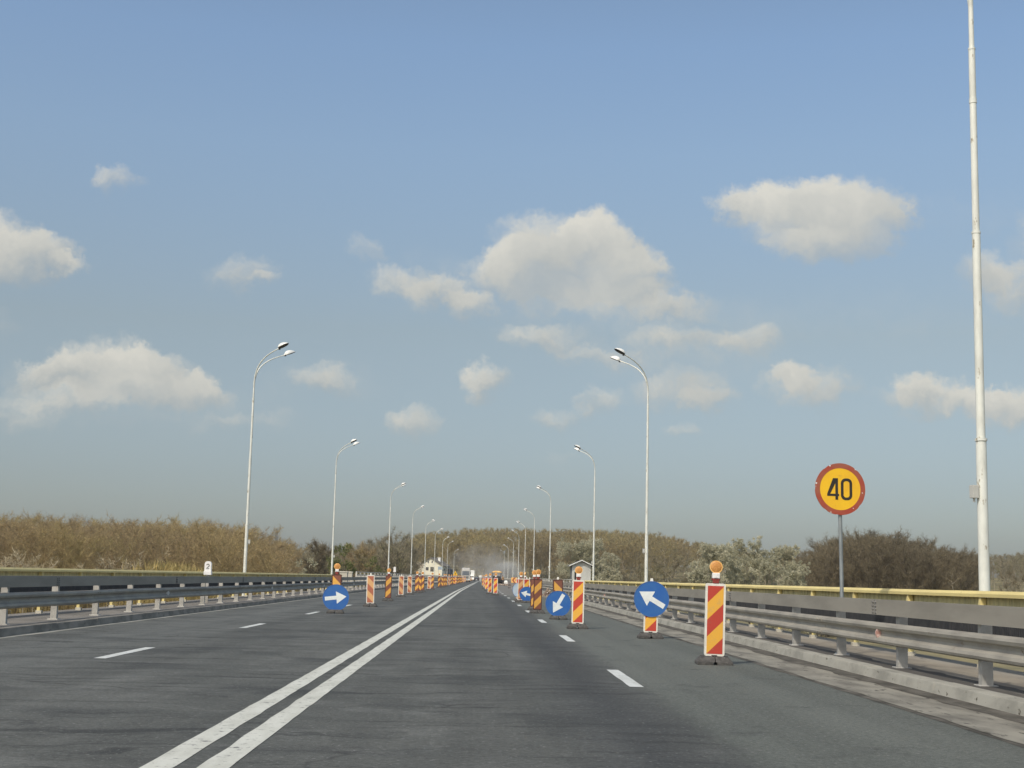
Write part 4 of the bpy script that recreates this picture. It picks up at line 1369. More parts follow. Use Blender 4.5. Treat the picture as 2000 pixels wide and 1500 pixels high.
# a worker standing by the machine
def person(label, loc, rotz):
    t = thing("person", label, "person", loc, rotz)
    V, E_, Rd = [], [], []
    def v(p, r, par=None):
        V.append(p); Rd.append(r)
        if par is not None: E_.append((par, len(V) - 1))
        return len(V) - 1
    pel = v((0, 0, .95), .13)
    sp = v((0, -.01, 1.18), .125, pel); ch = v((0, -.03, 1.36), .15, sp); nk = v((0, -.04, 1.50), .06, ch); hd = v((0, -.055, 1.60), .085, nk); tp = v((0, -.05, 1.70), .085, hd)
    v((0, -.135, 1.62), .022, hd)       # nose
    for s in (-1, 1):
        v((s * .092, -.045, 1.625), .02, hd)   # ear
        h = v((s * .10, 0, .90), .10, pel); k = v((s * .13, -.05, .50), .065, h); a = v((s * .14, .02, .09), .045, k); v((s * .15, -.12, .045), .04, a)
        sh = v((s * .20, -.02, 1.40), .062, ch); el = v((s * .27, -.03, 1.13), .047, sh); wr = v((s * .20, -.24, 1.02), .034, el); pm = v((s * .18, -.30, 1.00), .036, wr)
        for q in range(4):
            f1 = v((s * (.155 + .016 * q), -.345, .995 - .004 * q), .011, pm); v((s * (.155 + .016 * q), -.36, .96 + .004 * abs(q - 1.5)), .009, f1)
        th = v((s * .135, -.30, 1.02), .011, pm); v((s * .13, -.335, 1.01), .009, th)
    me = bpy.data.meshes.new("body"); me.from_pydata(V, E_, [])
    o = link("body", me, t)
    sk = o.modifiers.new("skin", "SKIN"); 
    for i, r in enumerate(Rd):
        me.skin_vertices[0].data[i].radius = (r, r * (.8 if i in (0, 1, 2) else 1))
    me.skin_vertices[0].data[0].use_root = True
    o.modifiers.new("sub", "SUBSURF").render_levels = 1
    m, g = new_mat("person_clothes")
    s = g.n("ShaderNodeSeparateXYZ"); g.l(g.n("ShaderNodeTexCoord").outputs["Object"], s.inputs[0])
    z = s.outputs[2]
    col = g.mix(g.math("GREATER_THAN", z, .93), (.05, .048, .055, 1), (.32, .20, .10, 1))
    col = g.mix(g.math("GREATER_THAN", z, 1.49), col, (.42, .24, .16, 1))
    col = g.mix(g.math("MULTIPLY", g.math("LESS_THAN", s.outputs[1], -.235), g.math("GREATER_THAN", z, .93)), col, (.42, .24, .16, 1))
    finish(g, col, .85)
    me.materials.append(m)
    for s_ in (-1, 1):
        obj("eye", MB().disc((s_ * .032, 1.635), .011, -.138, -.125, 10), MAT["black"], t)
    obj("mouth", MB().box((-.025, -.136, 1.565), (.025, -.12, 1.572)), MAT["red_clamp"], t)
    n = 14; vs = []; fs = []
    for i in range(6):
        a = math.pi / 2 * i / 5
        vs += [(.105 * math.cos(a) * math.cos(2 * math.pi * k / n), -.035 + .11 * math.cos(a) * math.sin(2 * math.pi * k / n), 1.67 + .12 * math.sin(a)) for k in range(n)]
    for i in range(5):
        fs += [(i * n + k, i * n + (k + 1) % n, (i + 1) * n + (k + 1) % n, (i + 1) * n + k) for k in range(n)]
    obj("hair", MB().add(vs, fs, 0, True), MAT["hair"], t)
    return t


person("road worker in a tan jacket and dark trousers standing beside the machine", (4.35, 256, rz(256) + .005), R(-40))

# distant mast
t = thing("mast", "slender dark mast with a bulky head above the left treetops", "mast", (-87.5, 600.0, -7))
mb = MB().tube([(0, 0, 0), (0, 0, 22.0)], [.32, .22], 8)
obj("pole", mb, MAT["mast"], t)
mb = MB().frustum((-.7, -.4), (.55, .4), (-.55, -.3), (.5, .3), 22.01, 25.4); mb.frustum((-.3, -.3), (.3, .3), (-.15, -.15), (.15, .15), 25.41, 27.2)
obj("head", mb, MAT["mast"], t, .05)

# ------------------------------------------------------------------ land
def sst(a, b, x):
    q = min(1, max(0, (x - a) / (b - a)))
    return q * q * (3 - 2 * q)


def land(x, y):
    z = -7.2 + .5 * mnoise.noise((x * .02, y * .02, 0))
    z += 6.0 * sst(455, 560, y + .15 * abs(x))
    near_road = 1 - sst(14, 34, abs(x + 1)) if y < 660 else 0
    hillc = 19 * math.exp(-((x - 45) / 105) ** 2) * sst(640, 900, y) * (1 - near_road)
    hillr = 9 * math.exp(-((x - 290) / 130) ** 2) * sst(480, 760, y)
    return z + hillc + hillr


def grid(name, xs, ys, f, mat):
    vs = [(x, y, f(x, y)) for y in ys for x in xs]
    n = len(xs)
    fs = [(j * n + i, j * n + i + 1, (j + 1) * n + i + 1, (j + 1) * n + i) for j in range(len(ys) - 1) for i in range(n - 1)]
    mb = MB(); mb.v = vs; mb.f = fs; mb.mi = [0] * len(fs); mb.sm = [True] * len(fs)
    return structure(obj(name, mb, mat))


xs = sorted(set(list(np.arange(-500, 520, 14)) + [-6000, -3000, -1500, -900, -700, 700, 900, 1500, 3000, 6000]))
ys = list(np.arange(-200, 1000, 16)) + [1050, 1150, 1300, 1600, 2200, 3200, 5000, 9000]
grid("ground", [float(x) for x in xs], [float(y) for y in ys], land, MAT["ground"])


def ridge(x, y):
    t_ = math.exp(-((y - 3600) / 500) ** 2)
    prof = 62 + 14 * mnoise.noise((x * .0016, 1.3, 0)) + 5 * mnoise.noise((x * .009, 2.3, 0)) + 1.6 * mnoise.noise((x * .05, 3.3, 0))
    return -12 + prof * t_


grid("hills", [float(x) for x in np.arange(-3200, 3300, 22)], [float(y) for y in (2500, 2900, 3100, 3300, 3450, 3550, 3600, 3700, 3900)], ridge, MAT["hill"])


# ------------------------------------------------------------------ trees
def rot_z(a):
    c, s = math.cos(a), math.sin(a)
    return np.array([[c, -s, 0], [s, c, 0], [0, 0, 1.0]])


def limb_tris(p, q, r0, r1, n=5):
    p, q = np.array(p, float), np.array(q, float)
    t = q - p; t /= (np.linalg.norm(t) + 1e-9)
    u = np.cross(t, [0, 0, 1.0] if abs(t[2]) < .9 else [1.0, 0, 0]); u /= np.linalg.norm(u)
    w = np.cross(t, u)
    a = [p + r0 * (math.cos(2 * math.pi * k / n) * u + math.sin(2 * math.pi * k / n) * w) for k in range(n)]
    b = [q + r1 * (math.cos(2 * math.pi * k / n) * u + math.sin(2 * math.pi * k / n) * w) for k in range(n)]
    out = []
    for k in range(n):
        k2 = (k + 1) % n
        out += [[a[k], a[k2], b[k2]], [a[k], b[k2], b[k]]]
    return out


def needles(base, dirs, length, width, g):
    """thin triangles from base along dirs"""
    n = len(base)
    side = np.cross(dirs, g.normal(size=(n, 3)))
    side /= (np.linalg.norm(side, axis=1, keepdims=True) + 1e-9)
    tip = base + dirs * length[:, None]
    s = side * width[:, None] * .5
    return np.stack([base - s, base + s, tip], axis=1)


def bare_tree(seed, h, spread, n_twigs, tw_len, tw_w, low=.25, up=.75, trunk_r=.13, limbs=11, rise_=(.5, 1.1)):
    """trunk and limbs (tris) and a mass of fine twigs (tris); unit: metres, base at the origin"""
    g = np.random.default_rng(seed)
    T = []
    top = np.array([g.normal() * .03 * h, g.normal() * .03 * h, h * .80])
    mid = np.array([g.normal() * .015 * h, g.normal() * .015 * h, h * .4])
    T += limb_tris((0, 0, -.3), mid, trunk_r, trunk_r * .65) + limb_tris(mid, top, trunk_r * .65, trunk_r * .2)
    segs = [(mid, top)]
    for i in range(limbs):
        f = low + (.78 - low) * (i + g.random()) / limbs
        b = np.array([0, 0, 0]) + (mid * (f / .5) if f < .4 else mid + (top - mid) * ((f - .4) / .4) * .98)
        b = b * np.array([1, 1, 0]) + np.array([0, 0, f * h])
        a = 2.4 * i + g.random()
        ln = spread * (1.05 - .55 * abs(f - .45)) * g.uniform(.7, 1.1)
        rise = ln * g.uniform(*rise_)
        k = b + np.array([math.cos(a) * ln * .55, math.sin(a) * ln * .55, rise * .45])
        e = b + np.array([math.cos(a) * ln, math.sin(a) * ln, rise * 1.1])
        e[2] = min(e[2], h * .95)
        rr = trunk_r * .34
        T += limb_tris(b, k, rr, rr * .6, 4) + limb_tris(k, e, rr * .6, rr * .2, 4)
        segs += [(b, k), (k, e), (k, e)]
        for q in range(3):
            a2 = a + g.normal() * .8
            l2 = ln * g.uniform(.3, .55)
            s0 = k + (e - k) * g.random()
            e2 = s0 + np.array([math.cos(a2) * l2, math.sin(a2) * l2, l2 * g.uniform(.4, 1.2)])
            T += limb_tris(s0, e2, rr * .35, rr * .12, 3)
            segs.append((s0, e2)); segs.append((s0, e2))
    S = np.array([s[0] for s in segs]); E2 = np.array([s[1] for s in segs])
    pick = g.integers(0, len(segs), n_twigs)
    u = g.random(n_twigs) ** .8
    base = S[pick] + (E2[pick] - S[pick]) * u[:, None]
    d = g.normal(size=(n_twigs, 3)) * np.array([1, 1, .8])
    d[:, 2] += up * 1.4
    outw = base * np.array([1, 1, 0]); outw /= (np.linalg.norm(outw, axis=1, keepdims=True) + .3)
    d += outw * .7
    d /= np.linalg.norm(d, axis=1, keepdims=True)
    ln = tw_len * g.uniform(.5, 1.25, n_twigs)
    tw = needles(base, d, ln, tw_w * g.uniform(.7, 1.4, n_twigs), g)
    # second order sprays from the twig tips
    b2 = base + d * (ln * g.uniform(.35, .8, n_twigs))[:, None]
    d2 = d + g.normal(size=(n_twigs, 3)) * .6
    d2 /= np.linalg.norm(d2, axis=1, keepdims=True)
    tw2 = needles(b2, d2, ln * .7, tw_w * .8 * np.ones(n_twigs), g)
    return np.array(T), np.concatenate([tw, tw2])


def leafy(seed, lumps, n_leaf, leaf, h, trunk_r=.2):
    """crown of many leaf clusters gathered on uneven lumps; lumps: (x, y, z, r)"""
    g = np.random.default_rng(seed)
    T = limb_tris((0, 0, -.4), (0, 0, h * .35), trunk_r, trunk_r * .7)
    out = []
    for (x, y, z, r) in lumps:
        T += limb_tris((0, 0, h * .3), (x * .7, y * .7, z), trunk_r * .4, trunk_r * .1, 4)
        k = int(n_leaf * r * r)
        # leafy sprays: clusters on the lump's surface and inside it
        nc = max(8, int(34 * r))
        cd = g.normal(size=(nc, 3)); cd /= np.linalg.norm(cd, axis=1, keepdims=True)
        cr = r * g.uniform(.45, 1.12, nc) * (1 + .18 * g.normal(size=nc))
        cc = np.array([x, y, z]) + cd * cr[:, None] * np.array([1, 1, .9])
        pk = g.integers(0, nc, k)
        p = cc[pk] + g.normal(size=(k, 3)) * r * .13
        d = cd[pk] + g.normal(size=(k, 3)) * .8 + np.array([0, 0, .35])
        d /= np.linalg.norm(d, axis=1, keepdims=True)
        out.append(needles(p, d, leaf * g.uniform(.6, 1.5, k), leaf * g.uniform(.35, .7, k), g))
    return np.array(T), np.concatenate(out)


def place(tris, x, y, z, a, s, sz=None):
    m = rot_z(a) * s
    q = tris @ m.T
    if sz is not None:
        q[..., 2] *= sz / s
    return q + np.array([x, y, z])


def px_of(x, y):              # which way a point on the land lies, as a photo column (camera faces +y)
    return 936 + 2700 * x / y


def interp(px, tab):
    for (a, va), (b, vb) in zip(tab, tab[1:]):
        if a <= px <= b:
            return va + (vb - va) * (px - a) / (b - a)
    return tab[0][1] if px < tab[0][0] else tab[-1][1]


def wood(name, label, variants, spots, mat, bark):
    """one object for a wood that reads as one mass; spots: (x, y, ground, height)"""
    parts, mi = [], []
    for (x, y, z, h) in spots:
        T, W, h0 = variants[random.randrange(len(variants))]
        a = random.uniform(0, 6.28)
        s = h / h0
        hs = s * random.uniform(.85, 1.15)
        parts.append(place(T, x, y, z, a, hs, s)); mi.append(np.ones(len(T), int))
        parts.append(place(W, x, y, z, a, hs, s)); mi.append(np.zeros(len(W), int))
    o = link(name, tri_mesh(name, np.concatenate(parts), [mat, bark], np.concatenate(mi)))
    return tag(o, label, "woods", kind="stuff")


def horizon(px):
    return 1128 + .0237 * (px - 936)


VAR_A = [(*bare_tree(100 + i, 12, 2.3, 1900, .62, .028, up=.7, low=.12, trunk_r=.07, limbs=18, rise_=(.9, 1.9)), 12) for i in range(7)]
VAR_B = [(*bare_tree(200 + i, 14, 2.3, 620, 1.2, .09, up=.8, low=.15, limbs=13, rise_=(.9, 1.8)), 14) for i in range(5)]
VAR_C = [(*bare_tree(300 + i, 17, 2.4, 1700, .9, .04, up=.8, low=.10, limbs=17, rise_=(1.0, 2.0)), 17) for i in range(5)]

# left woods
TOPL = [(-400, 1008), (0, 1012), (60, 1016), (200, 1021), (280, 1019), (400, 1024), (480, 1032), (530, 1046), (560, 1060), (650, 1068)]
spots = []
while len(spots) < 400:
    y = random.uniform(150, 262)
    px = random.uniform(-230, 560)
    x = (px - 936) / 2700 * y
    g_ = land(x, y)
    ztop = H + (horizon(px) - interp(px, TOPL)) / 2700 * y
    h = (ztop - g_) * (random.uniform(.86, .99) if random.random() < .85 else random.uniform(1.0, 1.04))
    spots.append((x, y, g_, h))
wood("woods", "leafless olive brown woods behind the left railing", VAR_A, spots, MAT["tw_olive"], MAT["bark_olive"])
# middle distance on the left, between the woods and the hill
TOPM = [(520, 1060), (560, 1062), (600, 1063), (650, 1066), (700, 1064), (740, 1058), (800, 1056), (840, 1052)]
spots = []
while len(spots) < 210:
    y = random.uniform(300, 520)
    px = random.uniform(500, 808)
    x = (px - 936) / 2700 * y
    if x > -17 or (y < 430 and px > 790): continue
    g_ = land(x, y)
    ztop = H + (horizon(px) - interp(px, TOPM)) / 2700 * y
    spots.append((x, y, g_, (ztop - g_) * random.uniform(.75, 1.0)))
wood("woods", "lower grey brown scrub woods between the left railing and the hill", VAR_B, spots, MAT["tw_grey"], MAT["bark"])
# hill behind the bridge
TOPC = [(790, 1056), (815, 1048), (850, 1044), (900, 1037), (960, 1035), (1100, 1037), (1200, 1040), (1270, 1046), (1340, 1058), (1420, 1075), (1500, 1090), (1700, 1095)]
spots = []
while len(spots) < 620:
    y = random.uniform(665, 960)
    px = random.uniform(800, 1560)
    x = (px - 936) / 2700 * y
    g_ = land(x, y)
    ztop = H + (horizon(px) - interp(px, TOPC)) / 2700 * y
    h = ztop - g_
    h = min(h, 21) if y < 850 else h
    spots.append((x, y, g_, max(5, h * random.uniform(.92, 1.08))))
wood("woods", "olive brown wooded hill at the end of the road", VAR_B, spots, MAT["tw_hill"], MAT["bark_pale"])
# dark woods on the right
TOPR = [(1545, 1092), (1575, 1078), (1600, 1062), (1640, 1046), (1680, 1039), (1720, 1042), (1760, 1047), (1800, 1056), (1830, 1064), (1870, 1070), (1910, 1086)]
spots = []
while len(spots) < 250:
    y = random.uniform(225, 320)
    px = random.uniform(1550, 1900)
    x = (px - 936) / 2700 * y
    g_ = land(x, y)
    ztop = H + (horizon(px) - interp(px, TOPR)) / 2700 * y
    spots.append((x, y, g_, (ztop - g_) * random.uniform(.9, 1.04)))
wood("woods", "dark brown leafless woods behind the 40 sign", VAR_C, spots, MAT["tw_brown"], MAT["bark"])
TOPF = [(1800, 1070), (1880, 1080), (1930, 1082), (2000, 1079), (2300, 1075)]
spots = []
while len(spots) < 230:
    y = random.uniform(520, 800)
    px = random.uniform(1800, 2160)
    x = (px - 936) / 2700 * y
    g_ = land(x, y)
    ztop = H + (horizon(px) - interp(px, TOPF)) / 2700 * y
    spots.append((x, y, g_, max(5, (ztop - g_) * random.uniform(.8, 1.0))))
wood("woods", "grey wooded rise beyond the nearest lamp post", VAR_B, spots, MAT["tw_grey"], MAT["bark_pale"])


def tree(name, label, loc, T, W, crown_mat, bark_mat, a=0.0, s=1.0, group=None, cat="tree"):
    t = thing(name, label, cat, loc, a, group)
    link("trunk", tri_mesh("trunk", T * s, [bark_mat]), t)
    link("crown", tri_mesh("crown", W * s, [crown_mat]), t)
    return t


def lump_set(seed, w, h, base, n):
    g = np.random.default_rng(seed)
    out = []
    for i in range(n):
        a = g.uniform(0, 6.28); q = math.sqrt(g.random())
        w_ = w * 1.12
        z = base + (h - base) * g.uniform(.05, .93)
        env = math.sqrt(max(.08, 1 - ((z - base - (h - base) * .38) / ((h - base) * .68)) ** 2))
        r = g.uniform(.18, .32) * w
        out.append((math.cos(a) * q * w_ * .85 * env, math.sin(a) * q * w_ * .85 * env, min(z, h - r * .7), r))
    return out


# pale willows and bushes on the right; (photo column of the middle, Y, half width, top row, label, material)
WIL = [(1132, 190, 3.9, 1064, "pale round willow behind the grey hut", "tw_willow"),
       (1186, 178, 2.2, 1088, "lower pale willow at the right edge of the grey hut", "tw_willow"),
       (1392, 142, 2.7, 1070, "pale willow with the amber lamp of the largest panel in front of it", "tw_willow"),
       (1462, 150, 3.3, 1062, "tallest of the pale willows right of the largest striped panel", "tw_willow"),
       (1528, 158, 2.6, 1074, "pale willow at the foot of the dark brown woods", "tw_willow"),
       (1362, 128, 1.6, 1100, "low pale willow at the left end of the willow group", "tw_willow"),
       (1556, 126, 1.7, 1112, "low grey green willow clump nearest the 40 sign", "tw_willow"),
       (1496, 128, 1.6, 1104, "low willow clump in the middle of the willow group", "tw_willow")]
for i, (px, Y, w, top, lab, m) in enumerate(WIL):
    x = (px - 936) / 2700 * Y
    g_ = land(x, Y)
    h = (H + (horizon(px) - top) / 2700 * Y - g_) * 1.05
    T, W = leafy(500 + i, lump_set(600 + i, w, h, h * .38, 38), 2100, .13, h, .2)
    tree("willow_tree", lab, (x, Y, g_), T, W, MAT[m], MAT["bark_pale"], group="pale willows beside the bridge")
GREY = [(1268, 170, 2.6, 1082, "grey bare tree left of the willow group, the smaller of two"), (1305, 165, 3.2, 1077, "grey bare round tree left of the willow group, the larger of two"),
        (1240, 182, 2.2, 1100, "low bare tree just left of the up-left blue arrow sign's lamp post")]
for i, (px, Y, w, top, lab) in enumerate(GREY):
    x = (px - 936) / 2700 * Y; g_ = land(x, Y); h = H + (horizon(px) - top) / 2700 * Y - g_
    T, W = bare_tree(700 + i, h, w * .85, 3600, .75, .04, low=.12, up=.6, trunk_r=.11, limbs=24)
    tree("bare_tree", lab, (x, Y, g_), T, W, MAT["tw_grey"], MAT["bark_pale"])
LEFT = [(626, 260, 3.0, 1048, "tw_brown", "bare", "dark rounded bare tree left of the right-pointing blue sign"),
        (668, 235, 2.9, 1061, "tw_green", "leaf", "green tree just right of the lamp post by the right-pointing blue sign"),
        (706, 300, 3.6, 1062, "tw_olive", "bare", "olive bare tree between the green tree and the yellow green bush"),
        (733, 230, 2.2, 1082, "tw_green", "leaf", "yellow green bush above the first white framed panel"),
        (600, 215, 1.9, 1086, "tw_willow", "leaf", "pale green bush left of the right-pointing blue sign"),
        (735, 420, 5.2, 1049, "tw_grey", "bare", "tall grey bare tree above the yellow green bush"),
        (775, 400, 6.2, 1045, "tw_grey", "bare", "broad grey bare tree between two lamp posts left of the cream house"),
        (800, 440, 5.0, 1056, "tw_grey", "bare", "grey bare tree next to the cream house")]
for i, (px, Y, w, top, m, kind, lab) in enumerate(LEFT):
    x = (px - 936) / 2700 * Y; g_ = land(x, Y); h = H + (horizon(px) - top) / 2700 * Y - g_
    if kind == "leaf":
        T, W = leafy(800 + i, lump_set(820 + i, w, h, h * .2, 22), 420, .26, h, .18)
    else:
        T, W = bare_tree(840 + i, h, w * .8, 5200, h * .065, .06, low=.12, up=.6, trunk_r=.10, limbs=26, rise_=(.7, 1.5))
    tree("bush" if "bush" in lab else ("leafy_tree" if kind == "leaf" else "bare_tree"), lab, (x, Y, g_), T, W, MAT[m], MAT["bark"])
# pale branching shrubs in front of the left woods
SH = [(10, 1070, "pale bare shrub at the very left edge, behind the railing"), (32, 1074, "pale forked shrub, second from the left edge"), (62, 1066, "pale bare shrub, third from the left edge, the tallest"),
      (86, 1078, "pale sprawling shrub, fourth from the left edge"), (205, 1090, "thin pale shrub standing alone, midway between the left edge and the number stone"),
      (250, 1082, "pale shrub with white buds left of the dry reeds"), (268, 1078, "tall pale shrub touching the dry reeds"),
      (552, 1086, "pale forked bare tree standing alone right of the number 2 stone's lamp post")]
for i, (px, top, lab) in enumerate(SH):
    Y = 140 if px < 500 else 185
    x = (px - 936) / 2700 * Y; g_ = land(x, Y); h = H + (horizon(px) - top) / 2700 * Y - g_
    T, W = bare_tree(900 + i, h, 2.2, 260, .8, .045, low=.45, up=.8, trunk_r=.12, limbs=11)
    tree("bare_shrub", lab, (x, Y, g_), T, W, MAT["tw_pale"], MAT["bark_pale"], cat="shrub")
# a leaning birch or two on the right, pale trunks
for i, (px, top, Y, lab) in enumerate(((1968, 1088, 205, "thin pale trunked birch right of the nearest lamp post"), (1990, 1095, 215, "pale trunked birch at the right edge of the photo"),
                                       (1862, 1085, 215, "thin pale birch at the right end of the dark woods"))):
    x = (px - 936) / 2700 * Y; g_ = land(x, Y); h = H + (horizon(px) - top) / 2700 * Y - g_
    T, W = bare_tree(950 + i, h, 1.2, 300, .9, .04, low=.5, up=.9, trunk_r=.10, limbs=9)
    tree("birch_tree", lab, (x, Y, g_), T, W, MAT["tw_brown"], MAT["bark_pale"])
# white blossom bush by the house
px, Y, top = 821, 430, 1098
x = (px - 936) / 2700 * Y; g_ = land(x, Y); h = H + (horizon(px) - top) / 2700 * Y - g_
T, W = leafy(970, lump_set(971, 2.6, h, h * .15, 18), 130, .30, h, .15)
tree("bush", "white blossoming bush left of the cream house", (x, Y, g_), T, W, MAT["tw_blossom"], MAT["bark"])
# dead brush over the right railing
T, W = bare_tree(980, .75, .75, 500, .35, .022, low=.1, up=.3, trunk_r=.02, limbs=16)
tree("dry_bush", "dead grey bush leaning over the barrier left of the grey hut", (6.6, 116.5, .75), T, W, MAT["tw_grey"], MAT["bark_pale"], cat="bush")

# dry reeds in front of the left woods, grass under the bridge
g = np.random.default_rng(5)
n = 2600
px = np.concatenate([g.normal(338, 26, 1500), g.uniform(230, 400, 500), g.uniform(-100, 560, 600)])
Yr = g.uniform(133, 150, n)
xr = (px - 936) / 2700 * Yr
base = np.stack([xr, Yr, np.full(n, -7.3)], 1)
d = np.stack([g.normal(0, .10, n), g.normal(0, .10, n), np.ones(n)], 1); d /= np.linalg.norm(d, axis=1, keepdims=True)
hh = np.concatenate([g.uniform(7.0, 9.6, 1500), g.uniform(6.5, 8.6, 500), g.uniform(5.5, 7.6, 600)])
reed = needles(base, d, hh, np.full(n, .07), g)
tips = base + d * (hh * .93)[:, None]
plume = needles(tips, d + g.normal(0, .3, (n, 3)), g.uniform(.4, .9, n), g.uniform(.10, .2, n), g)
o = link("reeds", tri_mesh("reeds", np.concatenate([reed, plume]), [MAT["reeds"]]))
tag(o, "tall dry yellow reeds behind the left railing", "reeds", kind="stuff")

# ------------------------------------------------------------------ smoke over the works
def smoke():
    bm = bmesh.new()
    bmesh.ops.create_icosphere(bm, subdivisions=3, radius=1)
    me = bpy.data.meshes.new("smoke"); bm.to_mesh(me); bm.free()
    o = link("smoke", me, None, (2.2, 575, 6.0))
    o.scale = (18, 16, 10.5)
    m, g = new_mat("smoke")
    tc = g.n("ShaderNodeTexCoord").outputs["Object"]
    pos = g.n("ShaderNodeNewGeometry").outputs["Position"]
    s = g.n("ShaderNodeSeparateXYZ"); g.l(tc, s.inputs[0])
    d = g.n("ShaderNodeVectorMath"); d.operation = "DOT_PRODUCT"; g.l(tc, d.inputs[0]); g.l(tc, d.inputs[1])
    fall = g.ramp(d.outputs["Value"], 1.0, .05)
    mr = g.math("SUBTRACT", 1.0, d.outputs["Value"], clamp=True)
    nz = g.ramp(g.noise(tc, 2.6, 6, .62), .36, .66)
    # thicker low on the right, where it rises
    src = g.n("ShaderNodeVectorMath"); src.operation = "DISTANCE"; g.l(tc, src.inputs[0]); src.inputs[1].default_value = (.58, 0, -.42)
    core = g.math("SUBTRACT", 1.0, g.math("MULTIPLY", src.outputs["Value"], 1.5), clamp=True)
    dens = g.math("MULTIPLY", g.math("MULTIPLY", mr, nz), g.math("ADD", .055, g.math("MULTIPLY", core, 1.2)))
    v = g.n("ShaderNodeVolumePrincipled")
    v.inputs["Color"].default_value = (.88, .86, .82, 1)
    v.inputs["Anisotropy"].default_value = .2
    g.l(dens, v.inputs["Density"])
    out = g.n("ShaderNodeOutputMaterial"); g.l(v.outputs[0], out.inputs["Volume"])
    me.materials.append(m)
    return tag(o, "pale smoke drifting over the roadworks at the end of the road", "smoke", kind="stuff")


smoke()

HAZE = 0.00011
if HAZE:
    mb = MB().box((-4200, -250, -16), (4200, 5200, 62))
    m, g = new_mat("haze")
    v = g.n("ShaderNodeVolumePrincipled")
    v.inputs["Color"].default_value = (.93, .95, 1.0, 1)
    v.inputs["Density"].default_value = HAZE
    v.inputs["Anisotropy"].default_value = .3
    out = g.n("ShaderNodeOutputMaterial"); g.l(v.outputs[0], out.inputs["Volume"])
    o = obj("haze", mb, m)
    tag(o, "thin pale haze in the air over the land", "haze", kind="stuff")

# ------------------------------------------------------------------ sun and sky
EL, AZ = 47.0, 215.0           # sun behind the driver's left shoulder
sd = Vector((math.sin(R(AZ)) * math.cos(R(EL)), math.cos(R(AZ)) * math.cos(R(EL)), math.sin(R(EL))))
sun_d = bpy.data.lights.new("sun", "SUN")
sun_d.energy = 2.5
sun_d.angle = R(.6)
sun_d.color = (1.0, .94, .83)
sun = bpy.data.objects.new("sun", sun_d)
COL.objects.link(sun)
sun.rotation_euler = sd.to_track_quat("Z", "Y").to_euler()

world = bpy.data.worlds.new("World")
scene.world = world
world.use_nodes = True
g = NT(world.node_tree)
STR = .10
tcg = g.n("ShaderNodeTexCoord").outputs["Generated"]
sky = g.n("ShaderNodeTexSky")
sky.sky_type = "NISHITA"
sky.sun_disc = False
sky.sun_elevation = R(EL)
sky.sun_rotation = R(AZ)
sky.air_density = 1.0
sky.dust_density = 1.6
sky.ozone_density = 1.2
s3 = g.n("ShaderNodeSeparateXYZ"); g.l(tcg, s3.inputs[0])
yy = g.math("MAXIMUM", s3.outputs[1], .02)
u_ = g.math("DIVIDE", s3.outputs[0], yy)
v_ = g.math("DIVIDE", s3.outputs[2], yy)
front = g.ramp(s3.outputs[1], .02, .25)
cmb = g.n("ShaderNodeCombineXYZ"); g.l(u_, cmb.inputs[0]); g.l(v_, cmb.inputs[1])
P = cmb.outputs[0]
nzc = g.noise(P, 24, 9, .66, out=1)
sub = g.n("ShaderNodeVectorMath"); sub.operation = "SUBTRACT"; g.l(nzc, sub.inputs[0]); sub.inputs[1].default_value = (.5, .5, .5)
mad = g.n("ShaderNodeVectorMath"); mad.operation = "MULTIPLY_ADD"; g.l(sub.outputs[0], mad.inputs[0]); mad.inputs[1].default_value = (.064, .050, 0); g.l(P, mad.inputs[2])
PD = mad.outputs[0]
# clouds: centre and half size in the photo's pixels, thickness
CL = [(228, 356, 45, 24, .62), (0, 480, 70, 62, 1.0), (66, 500, 70, 42, .9), (130, 524, 46, 17, .6),
      (470, 540, 62, 36, .48), (525, 555, 32, 18, .4),
      (200, 712, 105, 44, .85), (290, 728, 85, 40, .8), (388, 752, 48, 32, .9), (130, 722, 75, 30, .5), (60, 732, 50, 24, .4), (140, 780, 72, 26, .52), (300, 762, 130, 25, .55),
      (1108, 500, 128, 68, 1.0), (1172, 466, 70, 50, 1.05), (1018, 528, 92, 44, .9), (1228, 536, 62, 48, .85), (1185, 582, 150, 30, .45), (1322, 604, 60, 22, .36),
      (716, 492, 32, 24, .40), (782, 545, 56, 24, .55), (850, 572, 54, 26, .55), (922, 604, 44, 28, .62),
      (1050, 660, 74, 25, .56), (1150, 690, 76, 14, .28), (1470, 665, 46, 28, .46), (1330, 655, 100, 20, .34),
      (1600, 430, 150, 62, .8), (1530, 396, 62, 42, .88), (1680, 425, 92, 66, .84), (1430, 415, 48, 30, .6), (1640, 482, 110, 34, .66),
      (1930, 528, 56, 36, .62), (1992, 562, 60, 46, .6), (1580, 765, 76, 36, .66), (1545, 745, 36, 26, .6),
      (1830, 782, 112, 28, .8), (1790, 760, 48, 28, .82), (1952, 800, 72, 27, .7), (1988, 780, 32, 24, .6),
      (945, 748, 40, 26, .78), (815, 822, 50, 28, .72), (1095, 810, 56, 20, .5), (1172, 782, 29, 26, .52), (1320, 765, 95, 32, .42), (1392, 785, 46, 20, .4),
      (1326, 848, 28, 14, .42), (630, 742, 52, 25, .46), (30, 800, 72, 40, .35), (1095, 890, 36, 12, .25), (480, 820, 80, 14, .22),
      (1260, 640, 230, 62, .24), (900, 560, 170, 62, .22), (1350, 720, 170, 60, .22), (300, 800, 250, 52, .24), (1760, 640, 300, 80, .16), (1880, 420, 160, 50, .16),
      (640, 745, 120, 40, .2), (-160, 620, 160, 50, .7), (2180, 480, 160, 70, .8), (2250, 760, 140, 40, .7)]
W = Yc = None
